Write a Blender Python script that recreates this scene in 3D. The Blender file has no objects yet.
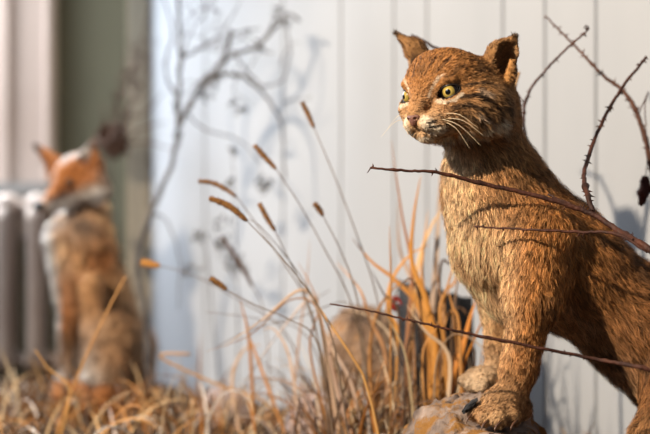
import bpy, bmesh, math, random
import numpy as np
from mathutils import Vector, Matrix, kdtree, noise
from mathutils.bvhtree import BVHTree
sc = bpy.context.scene
C = sc.collection
PI = math.pi
rnd = random.Random(7)
rng = np.random.default_rng(11)

# ------------------------------------------------------------------ camera
CAMZ = 0.38
cam_d = bpy.data.cameras.new('camera'); cam = bpy.data.objects.new('camera', cam_d); C.objects.link(cam)
cam.location = (0, 0, CAMZ); cam.rotation_euler = (PI/2, 0, 0)
cam_d.lens = 85; cam_d.sensor_width = 36
cam_d.dof.use_dof = True; cam_d.dof.focus_distance = 1.94; cam_d.dof.aperture_fstop = 2.3
cam_d.dof.aperture_blades = 0
cam_d.clip_start = 0.05
sc.camera = cam
F = 85/36*650
def P(px, py, Y):
    return Vector(((px-325)/F*Y, Y, CAMZ+(217-py)/F*Y))

# ------------------------------------------------------------------ light
w = bpy.data.worlds.new('world'); sc.world = w; w.use_nodes = True
w.node_tree.nodes['Background'].inputs[0].default_value = (0.70, 0.82, 1.0, 1)
w.node_tree.nodes['Background'].inputs[1].default_value = 0.11
def area(name, loc, target, size, energy, col, sy=None):
    d = bpy.data.lights.new(name, 'AREA'); d.energy = energy; d.color = col; d.size = size
    if sy: d.shape = 'RECTANGLE'; d.size_y = sy
    o = bpy.data.objects.new(name, d); C.objects.link(o); o.location = loc
    o.rotation_euler = (Vector(target)-Vector(loc)).to_track_quat('-Z', 'Y').to_euler(); return o
def spot(name, loc, target, energy, col, ang, blend, rad):
    d = bpy.data.lights.new(name, 'SPOT'); d.energy = energy; d.color = col
    d.spot_size = math.radians(ang); d.spot_blend = blend; d.shadow_soft_size = rad
    o = bpy.data.objects.new(name, d); C.objects.link(o); o.location = loc
    o.rotation_euler = (Vector(target)-Vector(loc)).to_track_quat('-Z', 'Y').to_euler(); return o
spot('ceiling_spot_warm', (-1.35, 0.80, 1.60), (0.16, 2.10, 0.36), 470, (1.0, 0.81, 0.60), 64, 0.7, 0.03)
area('window_daylight', (-1.10, 3.25, 1.15), (0.0, 2.75, 0.30), 0.7, 18, (0.90, 0.95, 1.0), 0.9)
area('front_fill', (-2.2, 0.4, 1.5), (-0.1, 3.0, 0.4), 1.2, 19, (0.84, 0.92, 1.0))  # added cool fill lamp at front left, brightens the wall
wl = area('window_daylight', (-1.0, 3.42, 1.45), (-.60, 3.22, .2), 0.35, 9, (0.92, 0.96, 1.0)); wl.data.spread = math.radians(75)
sc.view_settings.view_transform = 'Standard'; sc.view_settings.look = 'None'
sc.view_settings.gamma = 1; sc.view_settings.use_curve_mapping = False
sc.view_settings.exposure = 0.0

# ------------------------------------------------------------------ helpers
def tag(o, label=None, cat=None, group=None, kind=None):
    if label: o['label'] = label
    if cat: o['category'] = cat
    if group: o['group'] = group
    if kind: o['kind'] = kind
    return o
def empty(name, loc, label=None, cat=None, group=None):
    o = bpy.data.objects.new(name, None); C.objects.link(o); o.location = loc; o.empty_display_size = .02
    return tag(o, label, cat, group)
def link(name, me, mat, parent=None):
    o = bpy.data.objects.new(name, me); C.objects.link(o)
    if mat: me.materials.append(mat)
    if parent is not None:
        o.parent = parent
        p = parent; off = Vector((0,0,0))
        while p is not None:
            off += p.location; p = p.parent
        me.transform(Matrix.Translation(-off))
    return o
def mesh(name, V, Fc, smooth=True):
    me = bpy.data.meshes.new(name); me.from_pydata([tuple(v) for v in V], [], Fc); me.update()
    if smooth: me.polygons.foreach_set('use_smooth', [True]*len(me.polygons))
    return me

# ------------------------------------------------------------------ materials
def mat(name, col, rough=.7, spec=.3, noise_scale=None, col2=None, bump=0, bscale=None, attr=None, sheen=0, detail=6, lo=.35, hi=.65, coords='Object', scale3=None):
    m = bpy.data.materials.new(name); m.use_nodes = True; nt = m.node_tree; N = nt.nodes; L = nt.links
    b = N['Principled BSDF']; b.inputs['Roughness'].default_value = rough
    b.inputs['Specular IOR Level'].default_value = spec
    b.inputs['Base Color'].default_value = (*col, 1)
    tc = N.new('ShaderNodeTexCoord'); src = tc.outputs[coords]
    if scale3:
        mp = N.new('ShaderNodeMapping'); mp.inputs['Scale'].default_value = scale3; L.new(src, mp.inputs[0]); src = mp.outputs[0]
    cur = None
    if attr:
        a = N.new('ShaderNodeAttribute'); a.attribute_name = attr; cur = a.outputs['Color']; L.new(cur, b.inputs['Base Color'])
    if noise_scale:
        n = N.new('ShaderNodeTexNoise'); n.inputs['Scale'].default_value = noise_scale; n.inputs['Detail'].default_value = detail
        L.new(src, n.inputs['Vector'])
        r = N.new('ShaderNodeValToRGB'); r.color_ramp.elements[0].position = lo; r.color_ramp.elements[1].position = hi
        r.color_ramp.elements[0].color = (*col, 1); r.color_ramp.elements[1].color = (*(col2 or col), 1)
        L.new(n.outputs['Fac'], r.inputs[0]); L.new(r.outputs[0], b.inputs['Base Color'])
    if bump:
        n2 = N.new('ShaderNodeTexNoise'); n2.inputs['Scale'].default_value = bscale or 40; n2.inputs['Detail'].default_value = 6
        L.new(src, n2.inputs['Vector'])
        bp = N.new('ShaderNodeBump'); bp.inputs['Strength'].default_value = bump; bp.inputs['Distance'].default_value = .01
        L.new(n2.outputs['Fac'], bp.inputs['Height']); L.new(bp.outputs[0], b.inputs['Normal'])
    if sheen: b.inputs['Sheen Weight'].default_value = sheen
    return m
M = {}
M['wall'] = mat('white_painted_boards', (.355,.380,.418), .55, .3, 2.5, (.385,.410,.448), .05, 90, scale3=(3,3,.6))
M['green'] = mat('green_grey_plaster', (.13,.125,.09), .85, .15, 3, (.145,.14,.10))
M['casing'] = mat('casing_paint', (.44,.35,.305), .5, .3, 4, (.47,.38,.335))
M['beige'] = mat('beige_trim_paint', (.36,.32,.25), .6, .2, 4, (.40,.36,.28))
M['sill'] = mat('sill_paint', (.30,.29,.28), .5, .3)
M['iron'] = mat('radiator_paint', (.38,.31,.275), .4, .4, 9, (.43,.36,.32))
M['soil'] = mat('dark_earth', (.035,.022,.014), .95, .1, 20, (.11,.065,.035), .8, 60)
M['floor'] = mat('floor_boards', (.08,.055,.035), .7, .2, 6, (.12,.08,.05))
M['bramble'] = mat('bramble_bark', (.030,.012,.009), .6, .25, 60, (.085,.030,.018), .3, 200)
M['bramble2'] = mat('bramble_bark_pale', (.055,.022,.015), .6, .25, 50, (.13,.058,.036), .3, 200)
M['deadleaf'] = mat('dead_leaf', (.05,.015,.012), .7, .2, 60, (.12,.04,.03))
M['shrub'] = mat('shrub_bark', (.07,.068,.075), .8, .1, 40, (.14,.135,.14))
M['shrubleaf'] = mat('shrub_leaf', (.08,.082,.085), .8, .1, 40, (.14,.142,.145))
M['brownweed'] = mat('brown_weed', (.06,.036,.028), .8, .1, 60, (.14,.09,.07))
M['fur'] = mat('fur_strands', (1,1,1), .62, .22, attr='Col')
M['skin'] = mat('hide_under_fur', (1,1,1), .9, .1, attr='Col')
M['grass'] = mat('dry_grass', (1,1,1), .55, .25, attr='Col')
M['stemgrey'] = mat('seed_stem', (.12,.085,.06), .6, .2, 30, (.20,.15,.11))
M['seed'] = mat('seed_head', (.10,.045,.018), .85, .1, 260, (.34,.17,.06), .6, 500)
M['seedblur'] = mat('seed_head_pale', (.38,.17,.04), .85, .1, 200, (.5,.26,.08))
M['seeddark'] = mat('seed_head_dark', (.07,.045,.04), .85, .1, 200, (.13,.09,.08))
M['stump'] = mat('near_black_rough', (.012,.013,.016), .8, .2, 14, (.045,.045,.05), .8, 30, scale3=(3,3,.5))
M['red'] = mat('red_leaf', (.30,.02,.02), .6, .2)
M['claw'] = mat('claw_horn', (.10,.05,.03), .35, .5)
M['nose'] = mat('nose_leather', (.11,.042,.03), .45, .45, 300, (.19,.08,.055), .3, 900)
M['foxnose'] = mat('fox_nose_leather', (.02,.018,.02), .3, .5)
M['whisker'] = mat('whisker_hair', (.75,.62,.42), .4, .4)
M['lid'] = mat('eyelid_skin', (.012,.008,.007), .35, .5)

def rock_mat(name, c1, c2, lichen, amount):
    m = mat(name, c1, .9, .15, 22, c2, .9, 70, detail=10)
    nt = m.node_tree; N = nt.nodes; L = nt.links; b = N['Principled BSDF']
    base = b.inputs['Base Color'].links[0].from_socket
    n = N.new('ShaderNodeTexNoise'); n.inputs['Scale'].default_value = 15; n.inputs['Detail'].default_value = 9; n.inputs['Roughness'].default_value = .7
    tc = N.new('ShaderNodeTexCoord'); L.new(tc.outputs['Object'], n.inputs['Vector'])
    r = N.new('ShaderNodeValToRGB'); r.color_ramp.elements[0].position = amount; r.color_ramp.elements[1].position = amount+.07
    L.new(n.outputs['Fac'], r.inputs[0])
    mx = N.new('ShaderNodeMix'); mx.data_type = 'RGBA'; L.new(r.outputs[0], mx.inputs[0]); L.new(base, mx.inputs[6])
    mx.inputs[7].default_value = (*lichen, 1); L.new(mx.outputs[2], b.inputs['Base Color'])
    return m
M['rock'] = rock_mat('lichen_rock', (.06,.043,.037), (.34,.265,.225), (.24,.12,.035), .50)
M['rock2'] = rock_mat('brown_rock', (.12,.08,.06), (.38,.26,.18), (.32,.19,.10), .55)
M['rock3'] = rock_mat('pink_rock', (.25,.19,.18), (.42,.34,.32), (.30,.2,.12), .62)

def eye_mat(name, iris_out, iris_in, iris_r, pupil_r):
    m = bpy.data.materials.new(name); m.use_nodes = True; nt = m.node_tree; N = nt.nodes; L = nt.links
    b = N['Principled BSDF']; b.inputs['Roughness'].default_value = .06; b.inputs['Specular IOR Level'].default_value = .6
    b.inputs['Coat Weight'].default_value = .8; b.inputs['Coat Roughness'].default_value = .03
    a = N.new('ShaderNodeAttribute'); a.attribute_name = 'ang'
    r = N.new('ShaderNodeValToRGB'); cr = r.color_ramp; cr.interpolation = 'LINEAR'
    cr.elements[0].position = 0; cr.elements[0].color = (.002,.002,.002,1)
    cr.elements[1].position = pupil_r; cr.elements[1].color = (.003,.003,.002,1)
    for p, c in ((pupil_r+.03, iris_in), ((pupil_r+iris_r)/2, iris_out), (iris_r-.02, [x*.75 for x in iris_out]), (iris_r+.03, (.01,.006,.004)), (1, (.012,.008,.006))):
        e = cr.elements.new(p); e.color = (*c, 1)
    L.new(a.outputs['Fac'], r.inputs[0]); L.new(r.outputs[0], b.inputs['Base Color'])
    return m
M['cateye'] = eye_mat('amber_eye', (.34,.25,.055), (.50,.37,.10), .52, .20)
M['foxeye'] = eye_mat('fox_eye', (.12,.05,.015), (.15,.06,.02), .6, .3)

# ------------------------------------------------------------------ the setting
def box(name, x0,x1,y0,y1,z0,z1, m, parent=None, bevel=0):
    bm = bmesh.new(); bmesh.ops.create_cube(bm, size=1)
    for v in bm.verts: v.co = ((x0+x1)/2+v.co.x*(x1-x0), (y0+y1)/2+v.co.y*(y1-y0), (z0+z1)/2+v.co.z*(z1-z0))
    if bevel: bmesh.ops.bevel(bm, geom=list(bm.edges), offset=bevel, segments=2, affect='EDGES')
    me = bpy.data.meshes.new(name); bm.to_mesh(me); bm.free()
    return link(name, me, m, parent)
fl = box('floor', -2.6, 2.6, -.6, 4.2, -.05, 0, M['floor']); fl['kind'] = 'structure'
# right wall of upright boards, running away to the left
def wall_right():
    X = lambda px: 2.952/(1+1.16*(px-325)/F)*(px-325)/F
    xs = [X(p) for p in (205, 283, 341, 394, 427, 503, 545, 596)]
    x = xs[-1]+.075
    while x < 1.5: xs.append(x); x += .075
    d = Vector((.653,-.757)); inn = Vector((.757,.653))
    prof = [Vector((-.388, 2.952+1.16*.388))]
    for x in xs:
        c = Vector((x, 2.952-1.16*x))
        prof += [c-d*.0032, c-d*.0012+inn*.005, c+d*.0012+inn*.005, c+d*.0032]
    prof.append(Vector((1.55, 2.952-1.16*1.55)))
    back = [prof[-1]+inn*.08, prof[0]+inn*.08]
    ring = prof+back; n = len(ring)
    V = [(p.x,p.y,0) for p in ring]+[(p.x,p.y,2.3) for p in ring]
    Fc = [(i,(i+1)%n,n+(i+1)%n,n+i) for i in range(n)]
    me = mesh('wall_right', V, Fc, False); o = link('wall_right', me, M['wall']); o['kind'] = 'structure'
wall_right()
o = box('wall_back', -2.2, -.405, 3.72, 3.8, 0, 2.3, M['green']); o['kind'] = 'structure'
o = box('trim_1', -.4400, -.386, 3.392, 3.72, 0, 2.3, M['beige'], bevel=.006); o['kind'] = 'structure'
# window casing at the left with moulded edge; sill below it
def casing():
    z0 = .46
    prof = [(-1.25,3.72),(-1.25,3.655),(-.775,3.655),(-.770,3.635),(-.752,3.635),(-.746,3.655),(-.672,3.66),(-.662,3.648),(-.652,3.652),(-.648,3.72)]
    n = len(prof); V = [(x,y,z0) for x,y in prof]+[(x,y,2.3) for x,y in prof]
    Fc = [(i,(i+1)%n,n+(i+1)%n,n+i) for i in range(n)]+[tuple(range(n))[::-1], tuple(range(n,2*n))]
    o = link('window_1', mesh('window_1', V, Fc, False), M['casing']); o['kind'] = 'structure'
    s = box('window_sill', -1.3, -.64, 3.54, 3.72, .425, .46, M['sill'], o, .006)
    box('window_apron', -1.28, -.66, 3.68, 3.72, .33, .425, M['casing'], o)
casing()

# ------------------------------------------------------------------ radiator
def tube(pts, rads, seg=8, cap=True):
    V = []; Fc = []; pts = [Vector(p) for p in pts]; n = len(pts)
    up = None
    for i, p in enumerate(pts):
        t = (pts[min(i+1,n-1)]-pts[max(i-1,0)]).normalized()
        if up is None: up = t.orthogonal().normalized()
        up = (up - t*up.dot(t)).normalized(); s = t.cross(up)
        for k in range(seg):
            a = 2*PI*k/seg; V.append(p+(up*math.cos(a)+s*math.sin(a))*rads[i])
    for i in range(n-1):
        for k in range(seg):
            Fc.append((i*seg+k, i*seg+(k+1)%seg, (i+1)*seg+(k+1)%seg, (i+1)*seg+k))
    if cap: Fc.append(tuple(range(seg))[::-1]); Fc.append(tuple(range((n-1)*seg, n*seg)))
    return V, Fc
def merge(parts):
    V = []; Fc = []
    for v, f in parts:
        k = len(V); V += list(v); Fc += [tuple(i+k for i in q) for q in f]
    return V, Fc
def spline(pts, n=8):
    pts = [Vector(p) for p in pts]
    if len(pts) < 3: return [pts[0].lerp(pts[1], i/n) for i in range(n+1)]
    out = []
    for i in range(len(pts)-1):
        p0 = pts[max(i-1,0)]; p1 = pts[i]; p2 = pts[i+1]; p3 = pts[min(i+2,len(pts)-1)]
        for k in range(n):
            t = k/n
            out.append(.5*((2*p1)+(p2-p0)*t+(2*p0-5*p1+4*p2-p3)*t*t+(3*p1-p0-3*p2+p3)*t**3))
    out.append(pts[-1]); return out
def radiator():
    root = empty('radiator', (-.8, 3.46, 0), 'grey cast-iron column radiator with rounded tops below the window, behind the fox', 'radiator')
    Y = 3.42; top = P(0,194,Y).z
    xs = [P(px,0,Y).x for px in (8, 38)]
    step = xs[1]-xs[0]; x = xs[0]-step*5
    for i in range(8):
        bm = bmesh.new()
        parts = []
        for dy in (-.05, 0, .05):   # three columns joined top and bottom
            pts = [(x, Y+dy, .05), (x, Y+dy, .09), (x, Y+dy, top-.06), (x, Y+dy, top-.03)]
            parts.append(tube(pts, [.018,.016,.016,.018], 12))
        for z in (top-.028, .06):
            c = [(x, Y-.062+.124*k/10, z+.006*math.sin(PI*k/10)) for k in range(11)]
            parts.append(tube(c, [.012]+[.024]*9+[.012], 14))
        V, Fc = merge(parts)
        link('radiator_section', mesh('radiator_section', V, Fc), M['iron'], root)
        if i in (0, 7):
            for dy in (-.05,.05):
                V, Fc = tube([(x,Y+dy,0),(x,Y+dy,.05)],[.014,.018],10)
                link('foot', mesh('foot', V, Fc), M['iron'], root)
        x += step
    for z in (top-.03, .06):
        V, Fc = tube([(xs[0]-step*5, Y, z), (xs[0]+step*2, Y, z)], [.017,.017], 12)
        link('connecting_pipe', mesh('connecting_pipe', V, Fc), M['iron'], root)
radiator()

# ------------------------------------------------------------------ implicit surfaces
class Field:
    def __init__(s): s.prims = []
    # kinds: cone(a,b,ra,rb), ell(c,radii,basis)
    def cone(s, a, b, ra, rb, k=.02, flow=None, ln=.012, col=(.4,.2,.08), sub=False, w=1, nofur=False):
        a = np.array(a, float); b = np.array(b, float)
        fl = (b-a)/(np.linalg.norm(b-a)+1e-9) if flow is None else np.array(flow, float)/np.linalg.norm(flow)
        s.prims.append(dict(t='c', a=a, b=b, ra=ra, rb=rb, k=k, flow=fl, ln=ln, col=np.array(col), sub=sub, w=w))
    def ell(s, c, r, basis=None, k=.02, flow=(0,0,-1), ln=.012, col=(.4,.2,.08), sub=False, w=1):
        B = np.eye(3) if basis is None else np.array(basis, float)
        s.prims.append(dict(t='e', c=np.array(c, float), r=np.array(r, float), B=B, k=k, flow=np.array(flow, float)/np.linalg.norm(flow), ln=ln, col=np.array(col), sub=sub, w=w))
    @staticmethod
    def d(p, X):
        if p['t'] == 'c':
            ba = p['b']-p['a']; pa = X-p['a']
            h = np.clip((pa@ba)/(ba@ba+1e-12), 0, 1)
            return np.sqrt(((pa-h[...,None]*ba)**2).sum(-1)) - (p['ra']+(p['rb']-p['ra'])*h)
        q = (X-p['c'])@p['B'].T
        k0 = np.sqrt(((q/p['r'])**2).sum(-1)); k1 = np.sqrt(((q/p['r']**2)**2).sum(-1))
        return np.where(k1 > 1e-6, k0*(k0-1)/np.maximum(k1,1e-6), -p['r'].min())
    def bounds(s, p):
        if p['t'] == 'c':
            lo = np.minimum(p['a']-p['ra'], p['b']-p['rb']); hi = np.maximum(p['a']+p['ra'], p['b']+p['rb'])
        else:
            m = p['r'].max(); lo = p['c']-m; hi = p['c']+m
        return lo-p['k']*1.2, hi+p['k']*1.2
    def poly(s, lo, hi, h):
        lo = np.array(lo, float); hi = np.array(hi, float)
        n = np.ceil((hi-lo)/h).astype(int)+1
        ax = [lo[i]+np.arange(n[i])*h for i in range(3)]
        G = np.full(n, .06, np.float32)
        for p in s.prims:
            pl, ph = s.bounds(p)
            i0 = np.maximum(0, np.floor((pl-lo)/h).astype(int)-2); i1 = np.minimum(n, np.ceil((ph-lo)/h).astype(int)+3)
            if (i1 <= i0).any(): continue
            sl = tuple(slice(i0[i], i1[i]) for i in range(3))
            X = np.stack(np.meshgrid(*[ax[i][sl[i]] for i in range(3)], indexing='ij'), -1)
            d = s.d(p, X); g = G[sl]; k = p['k']
            if p['sub']:
                hh = np.maximum(k-np.abs(-d-g), 0)/k
                G[sl] = np.maximum(g, -d)+hh*hh*k*.25
            else:
                hh = np.maximum(k-np.abs(d-g), 0)/k
                G[sl] = np.minimum(g, d)-hh*hh*k*.25
        G[0]=G[-1]=.06; G[:,0]=G[:,-1]=.06; G[:,:,0]=G[:,:,-1]=.06
        return nets(G, lo, h)
def nets(G, lo, h):
    S = G < 0
    nx, ny, nz = G.shape
    c = np.zeros((nx-1,ny-1,nz-1), np.int8)
    for i in (0,1):
        for j in (0,1):
            for k in (0,1): c += S[i:nx-1+i, j:ny-1+j, k:nz-1+k]
    act = (c > 0) & (c < 8)
    I = np.argwhere(act); idx = np.full(act.shape, -1, np.int64); idx[act] = np.arange(len(I))
    acc = np.zeros((len(I),3)); cnt = np.zeros(len(I))
    corners = [(i,j,k) for i in (0,1) for j in (0,1) for k in (0,1)]
    for a in corners:
        for ax in range(3):
            if a[ax] == 0:
                b = list(a); b[ax] = 1
                ga = G[I[:,0]+a[0], I[:,1]+a[1], I[:,2]+a[2]]; gb = G[I[:,0]+b[0], I[:,1]+b[1], I[:,2]+b[2]]
                m = (ga < 0) != (gb < 0); t = np.where(m, ga/np.where(m, ga-gb, 1), 0)
                pt = np.array(a)[None] + t[:,None]*np.eye(3)[ax][None]
                acc += pt*m[:,None]; cnt += m
    V = lo + (I + acc/cnt[:,None])*h
    quads = []
    for ax in range(3):
        o1, o2 = [(1,2),(2,0),(0,1)][ax]
        A = [slice(1,-1)]*3; A[ax] = slice(0,-1); Bs = list(A); Bs[ax] = slice(1,None)
        sa = S[tuple(A)]; sb = S[tuple(Bs)]
        E = np.argwhere(sa != sb); flip = sa[tuple(E.T)]
        base = E + 1; base[:,ax] -= 1
        def cell(d1, d2):
            q = base.copy(); q[:,o1] -= d1; q[:,o2] -= d2
            return idx[q[:,0], q[:,1], q[:,2]]
        q = np.stack([cell(0,0), cell(1,0), cell(1,1), cell(0,1)], 1)
        q[~flip] = q[~flip][:, ::-1]
        quads.append(q)
    return V, np.concatenate(quads)
def np_mesh(name, V, Q, smooth=True):
    me = bpy.data.meshes.new(name); n = Q.shape[1]
    me.vertices.add(len(V)); me.vertices.foreach_set('co', np.asarray(V, np.float32).ravel())
    me.loops.add(Q.size); me.loops.foreach_set('vertex_index', Q.astype(np.int32).ravel())
    me.polygons.add(len(Q)); me.polygons.foreach_set('loop_start', np.arange(0, Q.size, n, dtype=np.int32))
    me.update(calc_edges=True)
    me.polygons.foreach_set('use_smooth', np.full(len(Q), smooth)); return me
def vnormals(V, Q):
    n = np.cross(V[Q[:,2]]-V[Q[:,0]], V[Q[:,3]]-V[Q[:,1]]); out = np.zeros_like(V)
    for i in range(4): np.add.at(out, Q[:,i], n)
    return out/np.maximum(np.linalg.norm(out,axis=1,keepdims=True),1e-12)
def relax(V, Q, it=2):
    for _ in range(it):
        s = np.zeros_like(V); c = np.zeros(len(V))
        for i in range(4):
            for j in (1,3):
                np.add.at(s, Q[:,i], V[Q[:,(i+j)%4]]); np.add.at(c, Q[:,i], 1)
        V = V*.5+.5*s/c[:,None]
    return V
def set_col(me, cols):
    a = me.color_attributes.new('Col', 'FLOAT_COLOR', 'POINT')
    c = np.ones((len(cols),4), np.float32); c[:,:3] = cols; a.data.foreach_set('color', c.ravel())
def vnoise(P3, scale, seed=0):
    # smooth value noise in numpy
    q = P3*scale+seed*17.3; i = np.floor(q).astype(np.int64); f = q-i; f = f*f*(3-2*f)
    def h(x,y,z):
        n = (x*73856093) ^ (y*19349663) ^ (z*83492791) ^ (seed*2654435761)
        n = (n ^ (n >> 13))*1274126177 & 0x7fffffff; n = (n ^ (n >> 15)) & 0xffff
        return n/65535.
    r = 0
    for dx in (0,1):
        for dy in (0,1):
            for dz in (0,1):
                wgt = (f[:,0] if dx else 1-f[:,0])*(f[:,1] if dy else 1-f[:,1])*(f[:,2] if dz else 1-f[:,2])
                r = r+wgt*h(i[:,0]+dx, i[:,1]+dy, i[:,2]+dz)
    return r
def props(fd, X, tau=.012):
    W = np.zeros(len(X)); fl = np.zeros((len(X),3)); ln = np.zeros(len(X)); col = np.zeros((len(X),3))
    for p in fd.prims:
        if p['sub'] or p['w'] == 0: continue
        d = fd.d(p, X); wt = np.exp(-np.maximum(d,-.01)/tau)*p['w']
        W += wt; fl += wt[:,None]*p['flow']; ln += wt*p['ln']; col += wt[:,None]*p['col']
    W = np.maximum(W,1e-12)
    fl /= np.maximum(np.linalg.norm(fl,axis=1,keepdims=True),1e-9)
    return fl, ln/W, col/W[:,None]
def fur(name, V, Q, fd, paint, count, width, parent, lift=.35, clump=.55, clump_frac=.06, tau=.012, dens=None, curl=.25, seed=3, jitter=.28, guard=.10):
    rg = np.random.default_rng(seed)
    N = vnormals(V, Q)
    T = np.concatenate([Q[:,[0,1,2]], Q[:,[0,2,3]]])
    ar = .5*np.linalg.norm(np.cross(V[T[:,1]]-V[T[:,0]], V[T[:,2]]-V[T[:,0]]), axis=1)
    if dens is not None: ar = ar*dens(V[T].mean(1))
    ti = rg.choice(len(T), count, p=ar/ar.sum())
    u = rg.random((count,2)); sw = u.sum(1) > 1; u[sw] = 1-u[sw]
    b = np.stack([1-u.sum(1), u[:,0], u[:,1]], 1)
    X = (V[T[ti]]*b[:,:,None]).sum(1); n = (N[T[ti]]*b[:,:,None]).sum(1); n /= np.linalg.norm(n,axis=1,keepdims=True)+1e-9
    flow, ln, col = props(fd, X, tau)
    col, ln, flow = paint(X, n, col, ln, flow)
    keep = ln > .0006
    X, n, flow, ln, col = X[keep], n[keep], flow[keep], ln[keep], col[keep]; m = len(X)
    t = flow-(flow*n).sum(1,keepdims=True)*n; t /= np.maximum(np.linalg.norm(t,axis=1,keepdims=True),.25)
    # slow swirl
    sw = np.stack([vnoise(X,45,1),vnoise(X,45,2),vnoise(X,45,3)],1)-.5
    d0 = t+n*lift+sw*curl*2+rg.normal(0,jitter,(m,3)); d0 /= np.linalg.norm(d0,axis=1,keepdims=True)
    ln = ln*rg.uniform(.65,1.15,m)
    gd = t*1.2+n*lift*.35+sw*curl*2.4+np.array([0,0,-.18]); gd /= np.linalg.norm(gd,axis=1,keepdims=True)
    mid = X+d0*(ln*.5)[:,None]; tip = mid+(gd+rg.normal(0,jitter*.6,(m,3)))*(ln*.5)[:,None]
    nc = max(8,int(m*clump_frac)); ci = rg.choice(m, nc, replace=False)
    kd = kdtree.KDTree(nc)
    for j, i in enumerate(ci): kd.insert(X[i], j)
    kd.balance()
    near = np.fromiter((ci[kd.find(x)[1]] for x in X), np.int64, m)
    same = (np.linalg.norm(X[near]-X,axis=1) < .012)
    cf = (clump*same)[:,None]
    off = tip[near]-X[near]
    tip = tip+( (X[near]+off*(ln/np.maximum(np.linalg.norm(off,axis=1),1e-4))[:,None]) - tip)*cf
    mid = mid+((X[near]+X)/2+ (mid-X) - mid)*cf*.4
    # ribbons that face random ways around the strand
    rr = rg.normal(0,1,(m,3)); ax = tip-X; ax /= np.maximum(np.linalg.norm(ax,axis=1,keepdims=True),1e-9)
    rr = rr*.6+np.cross(ax, n)*1.0; rr -= (rr*ax).sum(1,keepdims=True)*ax; rr /= np.maximum(np.linalg.norm(rr,axis=1,keepdims=True),1e-9)
    wd = (width*rg.uniform(.7,1.3,m))[:,None]
    root = X-n*.0006
    VV = np.stack([root-rr*wd*.5, root+rr*wd*.5, mid+rr*wd*.42, mid-rr*wd*.42, tip+rr*wd*.06, tip-rr*wd*.06],1).reshape(-1,3)
    k = np.arange(m)[:,None]*6
    QQ = np.concatenate([k+np.array([[0,1,2,3]]), k+np.array([[3,2,4,5]])],1).reshape(-1,4)
    me = np_mesh(name, VV, QQ)
    clv = rg.uniform(.62,1.36,m)[near]
    kk = np.clip((ln-.002)/.006,.35,1)
    var = (1+(rg.uniform(.55,1.45,m)*clv-1)*kk)[:,None]
    cc = col*var
    # shading put into each hair's colour: darkened root, lightened tip
    c6 = np.repeat(cc[:,None,:],6,1); c6[:,0:2] *= .62; c6[:,4:6] = c6[:,4:6]*1.15+.015
    gh = rg.random(m) < guard*np.clip((ln-.004)/.006,0,1); c6[gh,2:6] *= .22
    set_col(me, np.clip(c6.reshape(-1,3),0,1))
    nn = n*1.0+rg.normal(0,.45,(m,3))+.5*(rg.normal(0,.5,(m,3)))[near]
    # strand normals: perpendicular to the hair
    nn -= (nn*ax).sum(1,keepdims=True)*ax*.75; nn /= np.linalg.norm(nn,axis=1,keepdims=True)
    me.normals_split_custom_set_from_vertices(np.repeat(nn,6,0).astype(np.float32))
    return link(name, me, M['fur'], parent)
def seg_d(X, a, b):
    a = np.array(a); b = np.array(b); ba = b-a; pa = X-a
    h = np.clip((pa@ba)/(ba@ba+1e-12),0,1); return np.linalg.norm(pa-h[:,None]*ba,axis=1)
def sm(x, a, b):
    t = np.clip((x-a)/(b-a),0,1); return t*t*(3-2*t)
def mixc(col, c, wgt): return col*(1-wgt[:,None])+np.array(c)*wgt[:,None]

def eyeball(name, c, r, gaze, m, parent):
    bm = bmesh.new(); bmesh.ops.create_uvsphere(bm, u_segments=32, v_segments=24, radius=r)
    q = Vector(gaze).to_track_quat('Z','Y').to_matrix().to_4x4()
    for v in bm.verts:   # slight cornea bulge
        a = v.co.normalized().z
        if a > .78: v.co *= 1+.06*(a-.78)/.22
    me = bpy.data.meshes.new(name)
    ang = [math.acos(max(-1,min(1,v.co.normalized().z)))/1.3 for v in bm.verts]
    bm.transform(Matrix.Translation(c)@q); bm.to_mesh(me); bm.free()
    at = me.attributes.new('ang','FLOAT','POINT'); at.data.foreach_set('value', ang)
    me.polygons.foreach_set('use_smooth',[True]*len(me.polygons))
    return link(name, me, m, parent)

# ------------------------------------------------------------------ bobcat
def PX(px, py, Y): return np.array(P(px,py,Y))
S2 = 2.05/F   # metres per photo pixel near the bobcat
ORANGE=(.56,.245,.072); TAN=(.54,.30,.13); CREAM=(.86,.57,.32); BROWN=(.33,.145,.05); DARK=(.03,.018,.012); WHITE=(.84,.72,.56)
class Frame:
    def __init__(s, o, yaw, pitch=0, roll=0):
        f0 = np.array([-math.sin(yaw), -math.cos(yaw), 0.]); l0 = np.array([math.cos(yaw), -math.sin(yaw), 0.]); u0 = np.array([0,0,1.])
        f = f0*math.cos(pitch)+u0*math.sin(pitch); u = -f0*math.sin(pitch)+u0*math.cos(pitch)
        l = l0*math.cos(roll)+u*math.sin(roll); u = -l0*math.sin(roll)+u*math.cos(roll)
        s.o = np.array(o, float); s.f, s.l, s.u = f, l, u; s.B = np.stack([f,l,u])
    def w(s, a, b, c): return s.o+a*s.f+b*s.l+c*s.u
    def v(s, a, b, c): return a*s.f+b*s.l+c*s.u
    def loc(s, X): return (X-s.o)@s.B.T

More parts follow.
